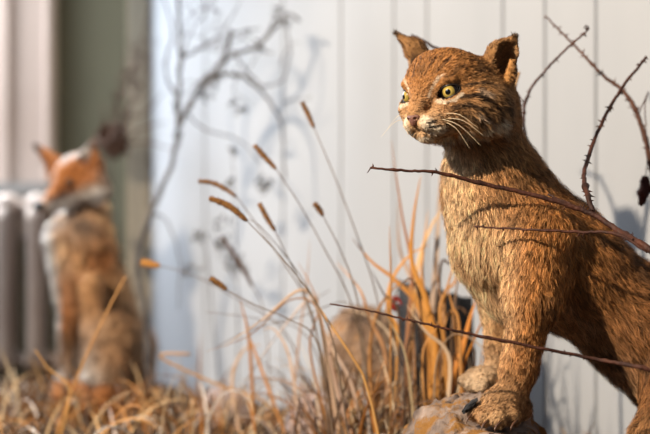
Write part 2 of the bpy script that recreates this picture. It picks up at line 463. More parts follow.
def bobcat():
    root_loc = Vector((.33, 2.03, 0))
    root = empty('bobcat', root_loc, 'taxidermied bobcat with amber eyes, front paws up on the lichened rock', 'bobcat')
    f = Field(); S = S2
    c = f.cone
    # torso
    c(PX(497,190,2.05), PX(560,264,2.05), 46*S, 54*S, .03, ln=.017, col=ORANGE, flow=(.45,0,-.9))
    c(PX(560,264,2.05), PX(640,328,2.06), 54*S, 50*S, .03, ln=.019, col=BROWN, flow=(.6,0,-.6))
    c(PX(640,328,2.06), PX(714,398,2.06), 50*S, 60*S, .03, ln=.019, col=BROWN, flow=(.6,0,-.6))
    c(PX(482,135,2.04), PX(492,185,2.05), 34*S, 44*S, .03, ln=.017, col=TAN, flow=(.25,0,-1))
    f.ell(PX(492,235,2.04), (40*S,.062,48*S), k=.03, flow=(-.1,0,-1), ln=.022, col=CREAM)
    c(PX(492,262,2.05), PX(508,292,2.05), 30*S, 26*S, .02, ln=.022, col=CREAM, flow=(.2,0,-1))
    # near foreleg
    c(PX(538,240,1.99), PX(532,298,1.97), 38*S, 27*S, .02, ln=.015, col=ORANGE, flow=(-.1,0,-1))
    c(PX(532,298,1.965), PX(519,368,1.955), 23*S, 15.5*S, .015, ln=.009, col=ORANGE, flow=(-.1,0,-1), w=1.5)
    c(PX(519,368,1.955), PX(510,398,1.955), 15.5*S, 15*S, .012, ln=.008, col=TAN, flow=(-.3,-.1,-1))
    paw = dict(ln=.006, col=(.60,.38,.20), flow=(-.8,-.4,-.3), w=1.5)
    f.ell(PX(502,402,1.945), (20*S,.026,14*S), k=.012, **paw)
    c(PX(512,410,1.955), PX(521,409,1.965), 11*S, 10.5*S, .01, **paw)
    for tx, ty, tY in ((477,413,1.935),(486,417.5,1.915),(499,419,1.905),(512,417,1.915)):
        c(PX(502,406,1.945)*.75+PX(tx,ty,tY)*.25, PX(tx,ty,tY), 10.2*S, 8.6*S, .004, **paw)
    # far foreleg
    c(PX(512,250,2.12), PX(503,305,2.13), 30*S, 22*S, .02, ln=.015, col=TAN, flow=(0,0,-1))
    c(PX(503,305,2.13), PX(497,362,2.12), 20*S, 12*S, .015, ln=.008, col=TAN, flow=(0,0,-1))
    f.ell(PX(484,377,2.1), (19*S,.025,11*S), k=.012, ln=.006, col=CREAM, flow=(-.9,-.3,-.2))
    for tx, ty, tY in ((466,381,2.10),(472,385,2.08),(482,387,2.07)):
        c(PX(486,379,2.1), PX(tx,ty,tY), 8*S, 7.5*S, .004, ln=.006, col=(.6,.47,.33), flow=(-.9,-.3,-.2))
    # hind legs, rump and short tail
    for y in (1.985, 2.135):
        c(PX(700,395,y), PX(664,440,y-.01), 54*S, 30*S, .03, ln=.016, col=BROWN, flow=(-.3,0,-1))
        c(PX(664,440,y-.01), PX(688,466,y), 26*S, 15*S, .02, ln=.01, col=TAN, flow=(0,0,-1))
        c(PX(684,466,y), PX(645,481,y-.02), 13*S, 12*S, .015, ln=.007, col=TAN, flow=(-1,0,-.1))
        for k in (-1.2,-.4,.4,1.2):
            c(PX(645,482,y-.02), PX(634,484,y-.02+k*.011), 8*S, 6.5*S, .004, ln=.006, col=TAN, flow=(-1,0,-.1))
    c(PX(758,390,2.08), PX(800,440,2.08), 13*S, 10*S, .02, ln=.015, col=BROWN)
    # head
    H = Frame(P(420,92,1.945), math.radians(48), math.radians(-4), math.radians(1))
    W = H.w; hv = H.v
    e = lambda ctr, r, k, fl, ln, col, **q: f.ell(W(*ctr), r, H.B, k=k, flow=hv(*fl), ln=ln, col=col, **q)
    hc = lambda a, b, ra, rb, k, fl, ln, col, **q: f.cone(W(*a), W(*b), ra, rb, k=k, flow=hv(*fl), ln=ln, col=col, **q)
    e((-.058,0,.005), (.052,.056,.045), .02, (-1,0,.1), .007, ORANGE)
    e((-.040,0,.024), (.030,.046,.027), .018, (-1,0,.35), .006, ORANGE)
    e((-.105,0,-.02), (.050,.056,.056), .03, (-1,0,-.5), .015, BROWN)
    e((-.022,0,.008), (.022,.038,.028), .012, (-1,0,.6), .004, ORANGE)
    hc((-.012,0,.004), (.009,0,-.025), .0168, .0112, .012, (-1,0,.6), .0026, ORANGE, w=1.5)
    for s in (-1,1):
        e((-.024,s*.034,-.018), (.021,.019,.020), .014, (-1,s*.6,-.3), .004, ORANGE)
        e((.000,s*.0115,-.0395), (.0150,.0135,.0120), .008, (-1,s*.8,-.2), .0035, CREAM, w=1.4)
        e((-.014,s*.022,-.037), (.017,.015,.015), .010, (-1,s*.8,-.2), .004, CREAM, w=1.2)
        hc((-.052,s*.032,-.028), (-.014,s*.012,-.048), .022, .011, .015, (-1,s*.5,-.5), .008, CREAM)
        e((-.056,s*.050,-.022), (.030,.022,.029), .02, (-.9,s*.4,-.6), .012, TAN)
        e((-.074,s*.050,-.028), (.028,.022,.030), .02, (-.9,s*.3,-.7), .016, TAN)
        e((-.0165,s*.033,.0128), (.009,.013,.0050), .008, (-1,s*.7,.3), .0035, ORANGE)   # brow ridge
    e((-.008,0,-.0555), (.012,.0115,.0088), .008, (-.6,0,-.8), .0035, CREAM)
    # mouth cut
    for s in (-1,1):
        hc((.011,s*.001,-.0475), (.005,s*.013,-.0505), .0012, .0013, .003, (0,0,-1), .002, DARK, sub=True)
        hc((.005,s*.013,-.0505), (-.016,s*.027,-.0475), .0013, .001, .003, (0,0,-1), .002, DARK, sub=True)
    # near ear opens towards the viewer; far ear is seen edge-on
    def ear(base, mid, tip, rb, rm, rt, face, depth, th):
        face = np.array(face)/np.linalg.norm(face)
        b_, m_, t_ = np.array(base), np.array(mid), np.array(tip)
        f.cone(b_, m_, rb, rm, k=.012, flow=(t_-b_), ln=.005, col=(.44,.23,.09), w=2.5)
        f.cone(m_, t_, rm, rt, k=.006, flow=(t_-m_), ln=.004, col=(.36,.19,.08), w=2.5)
        o = face*depth; up = (t_-b_)/np.linalg.norm(t_-b_)
        return (b_+o*.95+up*.004, m_+o, t_+o*.55-up*.005, rb-th, rm-th, max(rt-th,.0012))
    e1 = ear(PX(499,70,1.995), PX(503,55,1.985), PX(512,42,1.985), .0235, .0205, .0075, hv(.30,.95,.05), .0140, .0042)
    e2 = ear(PX(420,63,2.095), PX(413,51,2.095), PX(399.5,36,2.095), .0205, .0170, .0042, hv(.75,-.6,.05), .0140, .0065)
    for q in (e1, e2):
        f.cone(q[0], q[1], q[3], q[4], k=.003, sub=True); f.cone(q[1], q[2], q[4], q[5], k=.003, sub=True)
    # rolled fold low on the outer rim of the near ear
    f.cone(PX(512,62,1.968), PX(508,79,1.972), .0035, .0055, k=.005, flow=(0,0,-1), ln=.003, col=(.5,.25,.09), w=2)
    # eye openings: almond, outer corner raised
    eyes = []
    for s in (-1,1):
        ec = W(-.0215, s*.0340, -.0025); gz = hv(.93, s*.36, .0)
        gz /= np.linalg.norm(gz); lv = hv(-.36*s, .93, .32*s); lv -= gz*(lv@gz); lv /= np.linalg.norm(lv)
        uv = np.cross(gz, lv); uv /= np.linalg.norm(uv)
        if uv[2] < 0: uv = -uv
        f.ell(ec+gz*.013, (.0150,.0078,.0165), np.stack([lv,uv,gz]), k=.0025, sub=True)
        f.ell(ec+gz*.012-lv*s*.010-uv*.002, (.0075,.0035,.0150), np.stack([lv,uv,gz]), k=.0025, sub=True)   # tear duct corner
        eyes.append((s, ec, gz, lv, uv))
    lo1 = (.11, 1.83, .34); hi1 = (.30, 2.16, .54)
    HX = W(-.03,0,-.01)
    Vb, Qb = f.poly((.10,1.83,-.02), (.72,2.30,.48), .0042)
    # drop the head from the coarse body, keep the fine one
    Vh, Qh = f.poly((.07,1.86,.425), (.34,2.18,.66), .0021)
    cb = Vb[Qb].mean(1); inh = (cb[:,2] > .445)
    Qb = Qb[~inh]
    ch = Vh[Qh].mean(1); Qh = Qh[(ch[:,2] > .441)]
    Vb = relax(Vb, Qb, 2) if False else Vb
    V = np.concatenate([Vb, Vh]); Q = np.concatenate([Qb, Qh+len(Vb)])
    used = np.unique(Q); mp = np.full(len(V),-1); mp[used] = np.arange(len(used)); V = V[used]; Q = mp[Q]

    bvh = BVHTree.FromPolygons([tuple(v) for v in V], [tuple(int(i) for i in q) for q in Q])
    def hit(px, py):      # point of the head under a direction from the viewer, in head coordinates, mirrored to one side
        d = (P(px,py,2)-Vector((0,0,CAMZ))).normalized(); h = bvh.ray_cast(Vector((0,0,CAMZ)), d)[0]
        if h is None: h = P(px,py,1.98)
        q = H.loc(np.array(h)[None])[0]; q[1] = abs(q[1]); return tuple(q)
    GREY=(.50,.42,.34)
    MK = [([hit(*p) for p in pts], r, c_, st) for pts, r, c_, st in (
        ([(486,130),(500,124),(504,131)], .012, WHITE, .7),
        ([(468,131),(452,136),(440,140)], .010, WHITE, .85),
        ([(478,92),(488,95)], .006, GREY, .5), ([(478,114),(484,118)], .005, GREY, .6),
        ([(456,90),(468,85),(480,83),(492,85)], .0034, DARK, .75),
        ([(461,97),(473,95),(487,100),(496,108),(499,119)], .0042, DARK, .9),
        ([(452,107),(467,104),(480,108),(490,119)], .0038, DARK, .85),
        ([(462,115),(472,117),(482,124)], .0034, DARK, .75),
        ([(502,100),(508,110),(508,122)], .006, DARK, .75),
        ([(497,90),(505,93)], .004, DARK, .6),
        ([(428,97),(431,88),(437,80),(442,76)], .0034, WHITE, .5),
        ([(436,101),(445,102.5),(454,100),(461,94)], .0030, WHITE, .75),
        ([(433,97),(429,104)], .0026, (.10,.05,.03), .7),
        ([(424,76),(433,62),(444,50)], .0026, (.10,.045,.02), .75),
        ([(436,73),(446,62),(456,53)], .0026, (.10,.045,.02), .75),
        ([(450,77),(461,67),(473,60)], .0030, (.10,.045,.02), .7),
        ([(463,80),(474,73),(482,70)], .0028, (.10,.045,.02), .6),
        ([(417,72),(421,60),(427,51)], .0022, (.12,.05,.02), .6),
        ([(426,112),(424,106)], .0035, (.20,.09,.04), .6),
        ([(424,121),(430,130),(440,130)], .011, WHITE, .9),
        ([(427,123),(436,120),(446,119)], .0018, DARK, .95),
        ([(427,127.5),(437,125),(447,123.5)], .0018, DARK, .95),
        ([(429,132),(438,130),(446,128)], .0017, DARK, .9),
        ([(432,117),(441,114)], .0018, DARK, .6),
        ([(415,134),(424,137),(434,136),(446,131)], .0018, DARK, .85),
        ([(420,139),(430,140)], .0060, WHITE, .85))]
    seg = lambda L, a, b: seg_d(np.stack([L[:,0], np.abs(L[:,1]), L[:,2]],1), a, b)
    def paint(X, n, col, ln, flow):
        L = H.loc(X); a, b, cc = L[:,0], np.abs(L[:,1]), L[:,2]
        inh = sm(a, -.125, -.09)*sm(cc, -.075, -.06)
        px = X[:,0]/X[:,1]*F+325; py = 217-(X[:,2]-CAMZ)/X[:,1]*F
        # body pattern: faint dark spots and agouti mottling
        nz = vnoise(X,38,5); n2 = vnoise(X,95,8); n3 = vnoise(X*np.array([1,1,.6]),22,9)
        body = 1-inh
        flank = sm(X[:,0],.22,.34)  # rear flank darkened: brown coat plus painted shade away from the light
        # pale front of the chest and belly
        chest = sm(-n[:,0],.1,.85)*sm(X[:,0],.30,.20)*sm(X[:,2],.16,.26)
        col = mixc(col, CREAM, np.clip(chest*body*1.0,0,1)*.85)
        under = sm(-n[:,2],.25,.8)*sm(X[:,0],.2,.3)
        col = mixc(col, (.75,.52,.32), under*body*.6)
        col = mixc(col, BROWN, body*sm(n3,.55,.75)*.35)
        col = mixc(col, (.10,.055,.03), body*sm(nz,.62,.78)*(.25+.35*flank))
        col = col*(1-body*.0)[:,None]
        # dark inner-leg bar and mid-foreleg mark
        for pa, pb, r, st in ((PX(503,268,2.0),PX(494,292,2.02),.011,.55),(PX(500,372,1.93),PX(540,366,1.95),.004,.12),(PX(505,335,1.93),PX(545,330,1.95),.004,.25)):
            col = mixc(col, (.09,.055,.035), sm(seg_d(X,pa,pb), r, r*.3)*st)
        # ---- head markings
        def mk(a_, b_, r, c_, st=1.):
            nonlocal col
            d = seg(L, a_, b_)+(.0016*(n2-.5)*2)
            col = mixc(col, c_, sm(d, r, r*.45)*st)
        stripe = sm(np.sin(b/.0125*2*PI/1.5+.6)+.6*(n2-.5), .35, .9)*sm(cc,.012,.022)*sm(a,-.10,-.05)*inh
        col = mixc(col, (.16,.075,.03), stripe*.35)
        earm = np.exp(-(seg_d(X,PX(497,64,2.0),PX(513,41,2.0))/.024)**4)
        col = col*(1-.24*inh)[:,None]; col = mixc(col, (.14,.07,.03), inh*sm(n2,.6,.85)*.5)
        for pts, r, c_, st in MK:
            for (A_, B_) in zip(pts[:-1], pts[1:]):
                d = seg(L, A_, B_)+.0015*(n2-.5)*2
                col = mixc(col, c_, sm(d, r, r*.4)*st*inh)
        # ears: shade of the hole painted dark near the base, black tip, pale inside
        for bt, tp, hole in ((PX(499,70,1.99),PX(514,38,1.985),PX(490,67,1.99)),(PX(420,63,2.09),PX(397,33,2.095),PX(417,62,2.08))):
            d = np.linalg.norm(X-hole,axis=1); col = mixc(col, DARK, sm(d,.014,.006)*.85)
            d = np.linalg.norm(X-tp,axis=1); col = mixc(col, DARK, sm(d,.009,.003)*.95)
            ln = np.where(d < .007, .010, ln)
        d = seg_d(X, PX(510,52,1.975), PX(510,80,1.97)); col = mixc(col, (.60,.30,.10), sm(d,.014,.006)*.7)
        # lengths
        for s, ec, gz, lv, uv in eyes:
            q = X-ec; e2_ = np.sqrt(((q@lv)/.0165)**2+((q@uv)/.0094)**2); front = (q@gz) > .002
            ln = np.where(front & (e2_ < .93), 0, np.where(front & (e2_ < 1.9), np.minimum(ln,.0028), ln))
            col = np.where((front & (e2_ < 1.0))[:,None], np.array([.014,.009,.007]), col)
        nd = np.linalg.norm(X-W(.0155,0,-.0335),axis=1)
        ln = np.where(nd < .0085, 0, np.where(nd < .02, np.minimum(ln,.0022), ln))
        # face hair lies back from the nose and parts around the muzzle
        return col, ln, flow
    flow, ln, col = props(f, V); N = vnormals(V, Q)
    col, ln, _ = paint(V, N, col, ln, flow)
    me = np_mesh('bobcat_body', V, Q); set_col(me, np.clip(col*.75,0,1))
    body = link('bobcat_body', me, M['skin'], root)
    def dens(X):
        L = H.loc(X); r = np.linalg.norm(L-np.array([-.02,0,-.01]),axis=1)
        hd = np.exp(-(r/.065)**4); return 1+4.5*hd+1.2*((X[:,1] < 2.05)|(X[:,0] < .31))*(X[:,0] < .46)
    def headw(X): return 1
    fur('fur', V, Q, f, paint, 330000, .00046, root, lift=.45, clump=.7, clump_frac=.06, dens=dens, curl=.26, seed=5, guard=.16)
    for s, ec, gz, lv, uv in eyes:
        g2 = gz+hv(.05,0,-.05)+np.array([.10,0,0])
        eyeball('eye', Vector(ec+gz*.0008), .0128, g2, M['cateye'], root)
        # upper and lower lid margins hugging the opening
        for nm, sg in (('upper_eyelid',1),('lower_eyelid',-1)):
            pts = []
            for k in range(17):
                x = math.cos(PI*k/16); y = math.sin(PI*k/16)*sg
                pts.append(Vector(ec+lv*x*.0148+uv*(y*.0074)+gz*(.0122-.0065*x*x)))
            Vv, Ff = tube(pts, [.0004]+[.0011 if sg > 0 else .0007]*15+[.0004], 6, False)
            link(nm, mesh(nm, Vv, Ff), M['lid'], root)
    # nose leather
    nf = Field()
    nf.ell(W(.0140,0,-.0320), (.0058,.0108,.0058), H.B, k=.003); nf.ell(W(.0142,0,-.0385), (.0046,.0046,.0052), H.B, k=.004)
    for s in (-1,1): nf.ell(W(.0185,s*.0062,-.0340), (.0040,.0025,.0019), H.B, k=.0012, sub=True)
    c0 = W(.0135,0,-.034); Vn, Qn = nf.poly(c0-.015, c0+.015, .0008)
    link('nose', np_mesh('nose', Vn, Qn), M['nose'], root)
    # whiskers
    wl = [((.000,1,.024,-.034),(481,146,1.90)),((-.006,1,.027,-.038),(470,149,1.91)),((-.004,1,.026,-.030),(478,128,1.90)),((-.006,1,.026,-.035),(484,136,1.90)),
          ((.004,-1,.018,-.034),(381,137,1.95)),((.003,-1,.02,-.030),(388,128,1.96))]
    for (a,s,b,c_), tp in wl:
        p0 = Vector(W(a,s*b,c_)); p2 = P(*tp); p1 = p0.lerp(p2,.5)+Vector((0,-.006,.008))
        pts = spline([p0,p1,p2],8); Vv, Ff = tube(pts,[.00034*(1-.8*i/16)+.00006 for i in range(17)],5)
        link('whisker', mesh('whisker', Vv, Ff), M['whisker'], root)
    # claws of the near paw
    for tx, ty, tY in ((469,417,1.922),(484,424,1.898),(497,425,1.889),(513,424,1.899)):
        p = P(tx,ty,tY); pts = [p+Vector((.006,.006,.004)), p, p+Vector((-.003,-.004,-.004)), p+Vector((-.0035,-.005,-.0075))]
        Vv, Ff = tube(pts,[.0018,.0016,.001,.0003],8); link('claw', mesh('claw', Vv, Ff), M['claw'], root)
    # ear-tip tuft strands
    for tp in (PX(514,37,1.985), PX(397.5,34,2.095)):
        parts = []
        for k in range(14):
            d = Vector((rnd.uniform(-.3,.5) if tp[0] > .15 else rnd.uniform(-.8,0), rnd.uniform(-.4,.4), rnd.uniform(-.05,.45))).normalized()
            p = Vector(tp); parts.append(tube([p, p+d*.006, p+d*rnd.uniform(.004,.010)],[.0006,.0005,.0001],4))
        link('ear_tuft', mesh('ear_tuft', *merge(parts)), M['lid'], root)
bobcat()

# ------------------------------------------------------------------ fox
def fox():
    root = empty('red_fox', (-.43, 2.98, 0), 'sitting taxidermied red fox with white chest and dark legs, in front of the radiator', 'fox')
    f = Field(); Y0 = 3.0; S = Y0/F; c = f.cone
    FO=(.46,.17,.045); FT=(.74,.42,.20); FW=(.80,.78,.76); FG=(.16,.13,.12); FD=(.025,.02,.02)
    c(PX(86,212,3.02), PX(84,245,3.0), 19*S, 25*S, .03, ln=.03, col=FT, flow=(.1,0,-1))
    c(PX(80,240,2.99), PX(92,300,3.0), 25*S, 27*S, .03, ln=.03, col=FT, flow=(.1,0,-1))
    c(PX(96,290,3.03), PX(116,362,3.05), 29*S, 33*S, .04, ln=.028, col=(.55,.36,.22), flow=(.2,0,-1))
    c(PX(66,238,2.98), PX(67,290,2.96), 14*S, 10*S, .03, ln=.025, col=FW, flow=(0,0,-1), w=.35)
    for x0, x1, y in ((70,68,2.95),(92,91,2.91)):
        c(PX(x0,285,y), PX(x1,330,y), 12*S, 8*S, .02, ln=.012, col=FO if x0 < 80 else FT, flow=(0,0,-1))
        c(PX(x1,330,y), PX(x1-2,378,y-.01), 7.5*S, 6*S, .015, ln=.008, col=FD if x0 < 80 else (.5,.45,.43), flow=(0,0,-1))
        for k in (-1,0,1): c(PX(x1-2,380,y-.01), PX(x1-11,384,y-.03+k*.012), 6*S, 4.5*S, .008, ln=.006, col=(.5,.48,.46), flow=(-1,0,0))
    c(PX(112,335,2.93), PX(106,385,2.92), 22*S, 15*S, .03, ln=.02, col=(.58,.36,.2), flow=(0,0,-1))
    c(PX(134,345,3.08), PX(128,388,3.06), 20*S, 16*S, .03, ln=.02, col=(.58,.36,.2), flow=(0,0,-1))
    c(PX(106,392,2.9), PX(86,396,2.86), 9*S, 7*S, .02, ln=.008, col=FD, flow=(-1,0,0))
    for a_, b_, r1, r2 in (((150,392,3.04),(140,404,2.86),10,12),((140,404,2.86),(105,405,2.76),12,14),((105,405,2.76),(70,397,2.78),14,10),((70,397,2.78),(60,388,2.8),10,3)):
        c(PX(*a_), PX(*b_), r1*S*.85, r2*S*.85, .02, ln=.028, col=FO)
    H = Frame(P(62,183,2.93), math.radians(39), math.radians(-17), math.radians(2)); W = H.w; hv = H.v
    e = lambda ctr, r, k, fl, ln, col, **q: f.ell(W(*ctr), r, H.B, k=k, flow=hv(*fl), ln=ln, col=col, **q)
    e((-.045,0,.006), (.052,.044,.038), .02, (-1,0,.1), .012, FO)
    f.cone(W(-.01,0,-.004), W(.058,0,-.028), .021, .0095, k=.018, flow=hv(-1,0,.3), ln=.006, col=FO)
    f.cone(W(-.02,0,-.032), W(.045,0,-.040), .018, .007, k=.012, flow=hv(-1,0,-.3), ln=.008, col=FW)
    for s in (-1,1):
        e((-.045,s*.036,-.026), (.03,.020,.026), .02, (-.8,s*.6,-.5), .020, (.66,.58,.50))
    for s in (-1,1):
        if s > 0: b_, t_ = PX(88,166,2.96), PX(92,142,2.96)
        else: b_, t_ = PX(52,167,3.0), PX(35,146,3.0)
        f.cone(b_, t_, .027, .006, k=.012, flow=t_-b_, ln=.007, col=(.50,.20,.07), w=3)
        o = hv(.75, s*.45, .1)*.015
        f.cone(b_+o, t_+o*.7, .021, .003, k=.004, sub=True)
    V, Q = f.poly((-.72,2.66,-.03), (-.24,3.24,.56), .0055)
    def paint(X, n, col, ln, flow):
        L = H.loc(X); a, b, cc = L[:,0], np.abs(L[:,1]), L[:,2]
        col = mixc(col, FW, sm(-n[:,0],.4,.8)*sm(X[:,2],.10,.18)*sm(X[:,0],-.46,-.515)*.95)
        nz = vnoise(X,16,3)
        col = mixc(col, (.30,.17,.09), sm(nz,.5,.8)*.5*sm(X[:,2],.33,.28))
        col = mixc(col, (.48,.16,.04), np.exp(-(np.linalg.norm(X-PX(104,252,2.95),axis=1)/.035)**2)*.8)
        col = mixc(col, FG, np.exp(-(np.linalg.norm(X-PX(82,224,2.95),axis=1)/.030)**2)*.85)
        col = mixc(col, (.12,.06,.035), np.exp(-(np.linalg.norm(X-PX(92,300,2.92),axis=1)/.035)**2)*.5)
        # face: white cheek band low, orange mask above
        face = sm(a,-.05,-.03)*(np.linalg.norm(L,axis=1) < .105)*(cc > -.062)
        low = sm(cc+.12*a*0, -.018, -.030)*face
        col = mixc(col, FW, low*.9)
        col = mixc(col, FO, face*sm(cc,-.018,-.006)*.8)
        col = mixc(col, (.16,.07,.04), sm(seg_d(np.stack([a,b,cc],1),(.0,.018,-.004),(.04,.010,-.022)),.008,.003)*.6)
        col = mixc(col, FW, sm(seg_d(np.stack([a,b,cc],1),(-.02,.0,.036),(-.05,.015,.04)),.016,.006)*.7)  # highlight on the crown between the ears, painted in white
        for a_, b_ in ((PX(79,167,2.96),PX(88,146,2.96)),(PX(42,172,2.99),PX(33,149,2.99))):
            col = mixc(col, FW, sm(seg_d(X,a_,b_),.014,.006)*.85)
        for t_ in (PX(92,144,2.96), PX(35,147,3.0)):
            col = mixc(col, FD, sm(np.linalg.norm(X-t_,axis=1),.022,.008)*.7)
        ln = np.where((b < .028) & (a > -.012) & (cc > -.02) , np.minimum(ln,.006), ln)
        return col, ln, flow
    flow, ln, col = props(f, V); N = vnormals(V, Q); col, ln, _ = paint(V, N, col, ln, flow)
    me = np_mesh('fox_body', V, Q); set_col(me, np.clip(col*.8,0,1)); link('fox_body', me, M['skin'], root)
    fur('fur', V, Q, f, paint, 52000, .0011, root, lift=.5, clump=.6, clump_frac=.04, curl=.25, seed=9)
    for s in (-1,1):
        eyeball('eye', Vector(W(.000,s*.0215,.0)), .0085, hv(.85,s*.5,.05), M['foxeye'], root)
    nf = Field(); nf.ell(W(.068,0,-.027),(.011,.0115,.0095),H.B,k=.003)
    for s in (-1,1): nf.ell(W(.0785,s*.005,-.029),(.003,.002,.0018),H.B,k=.001,sub=True)
    c0 = W(.068,0,-.027); Vn, Qn = nf.poly(c0-.02,c0+.02,.0012); link('nose', np_mesh('nose',Vn,Qn), M['foxnose'], root)
fox()

# ------------------------------------------------------------------ rocks, soil, stump
def rock(name, c, r, seed, m, label, amp=.12, flat=0, sub=6, lump=None):
    bm = bmesh.new(); bmesh.ops.create_icosphere(bm, subdivisions=sub, radius=1)
    me = bpy.data.meshes.new(name); bm.to_mesh(me); bm.free()
    n = len(me.vertices); A = np.empty(n*3, np.float32); me.vertices.foreach_get('co', A); A = A.reshape(-1,3).astype(float)
    d = sum(amp*w_*(vnoise(A,s_,seed+i)-.5)*2 for i,(s_,w_) in enumerate(((1.3,1.),(2.9,.7),(6.5,.5),(14,.32),(30,.2),(60,.12))))
    A = A*(1+d)[:,None]
    A = np.sign(A)*np.abs(A)**.92
    W_ = A*np.array(r)+np.array(c)
    if lump: W_ = lump(W_)
    W_[:,2] = np.maximum(W_[:,2], .0005)
    me.vertices.foreach_set('co', W_.astype(np.float32).ravel()); me.update()
    me.polygons.foreach_set('use_smooth',[True]*len(me.polygons))
    o = link(name, me, m); tag(o, label, 'rock', 'rocks among the dry grass'); return o
def paws_lump(W_):
    # seat for the two paws: the top is levelled under each
    for (x,y,r,z) in ((.222,1.935,.045,.1135),(.212,2.085,.035,.1405)):
        d = np.hypot(W_[:,0]-x, W_[:,1]-y); k = sm(d, r*1.5, r*.8)
        top = W_[:,2] > .07
        W_[:,2] = np.where(top, W_[:,2]*(1-k)+(z+ (W_[:,2]-z)*.08)*k, W_[:,2])
    return W_
rock('rock', (.195,2.025,.0), (.112,.145,.146), 21, M['rock'], 'grey rock with yellow lichen under the front paws of the bobcat', .10, lump=paws_lump)
rock('rock', P(362,368,2.62), (.072,.06,.108), 33, M['rock2'], 'brown rock rising behind the dry grass, left of the dark shape', .12)
rock('rock', P(322,436,2.42), (.055,.06,.068), 41, M['rock3'], 'pale pinkish rock low in the grass at the bottom centre', .10)
rock('rock', P(225,425,2.75), (.055,.05,.065), 52, M['rock3'], 'small pale pink stone low in the grass at the foot of the white wall', .10)
def dark_crevice():  # dark piece set where the rock has only a shaded crevice
    bm = bmesh.new(); bmesh.ops.create_icosphere(bm, subdivisions=3, radius=1)
    for v in bm.verts: v.co = Vector((v.co.x*.0125, v.co.y*.008, v.co.z*.0042))*(1+.35*noise.noise(v.co*2.2))
    bm.transform(Matrix.Translation(P(470,406,1.93))@Matrix.Rotation(-.75,4,'Y')); me = bpy.data.meshes.new('crevice_shade'); bm.to_mesh(me); bm.free()
    o = link('crevice_shade', me, M['stump']); tag(o, 'small dark piece standing in for a shaded crevice in the lichened rock, left of the near front paw', 'stone')
dark_crevice()
def soil():
    nx, ny = 90, 80; V = []; Fc = []
    for j in range(ny):
        for i in range(nx):
            x = -1.0+1.75*i/(nx-1); y = 1.5+1.95*j/(ny-1)
            ymax = 2.90-1.16*x if x > -.36 else 3.34
            y = min(y, ymax)
            z = .004+.022*noise.noise(Vector((x*5,y*5,0)))+.008*noise.noise(Vector((x*22,y*22,3)))+.012
            z += .012*math.exp(-((x+.45)**2+(y-2.95)**2)/.05)
            e_ = min(i,nx-1-i,j)/4
            V.append((x,y,max(.001,z*min(1,e_))))
    for j in range(ny-1):
        for i in range(nx-1): Fc.append((j*nx+i, j*nx+i+1, (j+1)*nx+i+1, (j+1)*nx+i))
    o = link('soil_bed', mesh('soil_bed', V, Fc), M['soil']); tag(o, 'dark earth bed under the grass, rocks and animals', 'soil', kind='stuff')
soil()
def stump():  # dark shape of unknown kind, given the form of a stump
    c = P(436,0,2.42); z1 = P(0,292,2.42).z
    V = []; Fc = []; seg = 40; lv = 14
    for j in range(lv):
        t = j/(lv-1)
        for k in range(seg):
            a = 2*PI*k/seg; r = .058*(1+.25*(1-t)**3)+.006*noise.noise(Vector((math.cos(a)*2.2,math.sin(a)*2.2,t*1.2)))+.004*noise.noise(Vector((math.cos(a)*7,math.sin(a)*7,t)))
            V.append((c.x+r*math.cos(a), c.y+r*math.sin(a), t*z1+(t**4)*(-.22*(r*math.cos(a))+.012*noise.noise(Vector((math.cos(a)*3,math.sin(a)*3,9))))))
    for j in range(lv-1):
        for k in range(seg): Fc.append((j*seg+k, j*seg+(k+1)%seg, (j+1)*seg+(k+1)%seg, (j+1)*seg+k))
    top = len(V); V.append((c.x,c.y,z1-.006)); b = (lv-1)*seg
    for k in range(seg): Fc.append((b+k, b+(k+1)%seg, top))
    o = link('dark_shape', mesh('dark_shape', V, Fc), M['stump']); tag(o, 'unidentified dark shape, modelled as a stump, half hidden behind tall dry leaves, left of the bobcat', 'stump')
stump()

# ------------------------------------------------------------------ grass
def blade(pts, w0, rg, fold=.3, roll=None):
    pts = [Vector(p) for p in pts]; n = len(pts); V = []; Fc = []
    a0 = rg.uniform(0,PI) if roll is None else roll
    for i, p in enumerate(pts):
        t = (pts[min(i+1,n-1)]-pts[max(i-1,0)]).normalized()
        s = t.cross(Vector((0,1,0)));  s = s.normalized() if s.length > .01 else Vector((1,0,0))
        q = t.cross(s); s2 = (s*math.cos(a0)+q*math.sin(a0)); q2 = t.cross(s2); u = i/(n-1)
        w_ = w0*min(1, .55+u*3)*(1-u**2.5)+.0004
        V += [p-s2*w_/2, p+q2*w_*fold, p+s2*w_/2]
    for i in range(n-1):
        k = i*3; Fc += [(k,k+1,k+4,k+3),(k+1,k+2,k+5,k+4)]
    return V, Fc
GC = [(.36,.19,.075),(.48,.31,.15),(.24,.11,.04),(.58,.47,.33),(.13,.065,.03),(.38,.16,.04),(.42,.36,.33),(.09,.05,.03),(.18,.09,.04)]
def grass_obj(name, specs, label, seed, parent=None, kind='stuff', cat='grass'):
    parts = []; cols = []
    for v, f_, c_ in specs:
        parts.append((v, f_)); cols += [c_]*len(v)
    V, Fc = merge(parts); me = mesh(name, V, Fc); set_col(me, np.array(cols))
    o = link(name, me, M['grass'], parent)
    if label: tag(o, label, cat, kind=kind)
    return o
def arc(x, y, h, lean, az, droop, n=9):
    pts = []; p = Vector((x,y,.0)); ang = lean; d_ = Vector((math.cos(az), math.sin(az), 0)); st = h/(n-1)
    for i in range(n):
        pts.append(p.copy()); ang += droop/(n-1)*(i/n)*2
        p = p+(d_*math.sin(ang)+Vector((0,0,math.cos(ang))))*st
    return pts
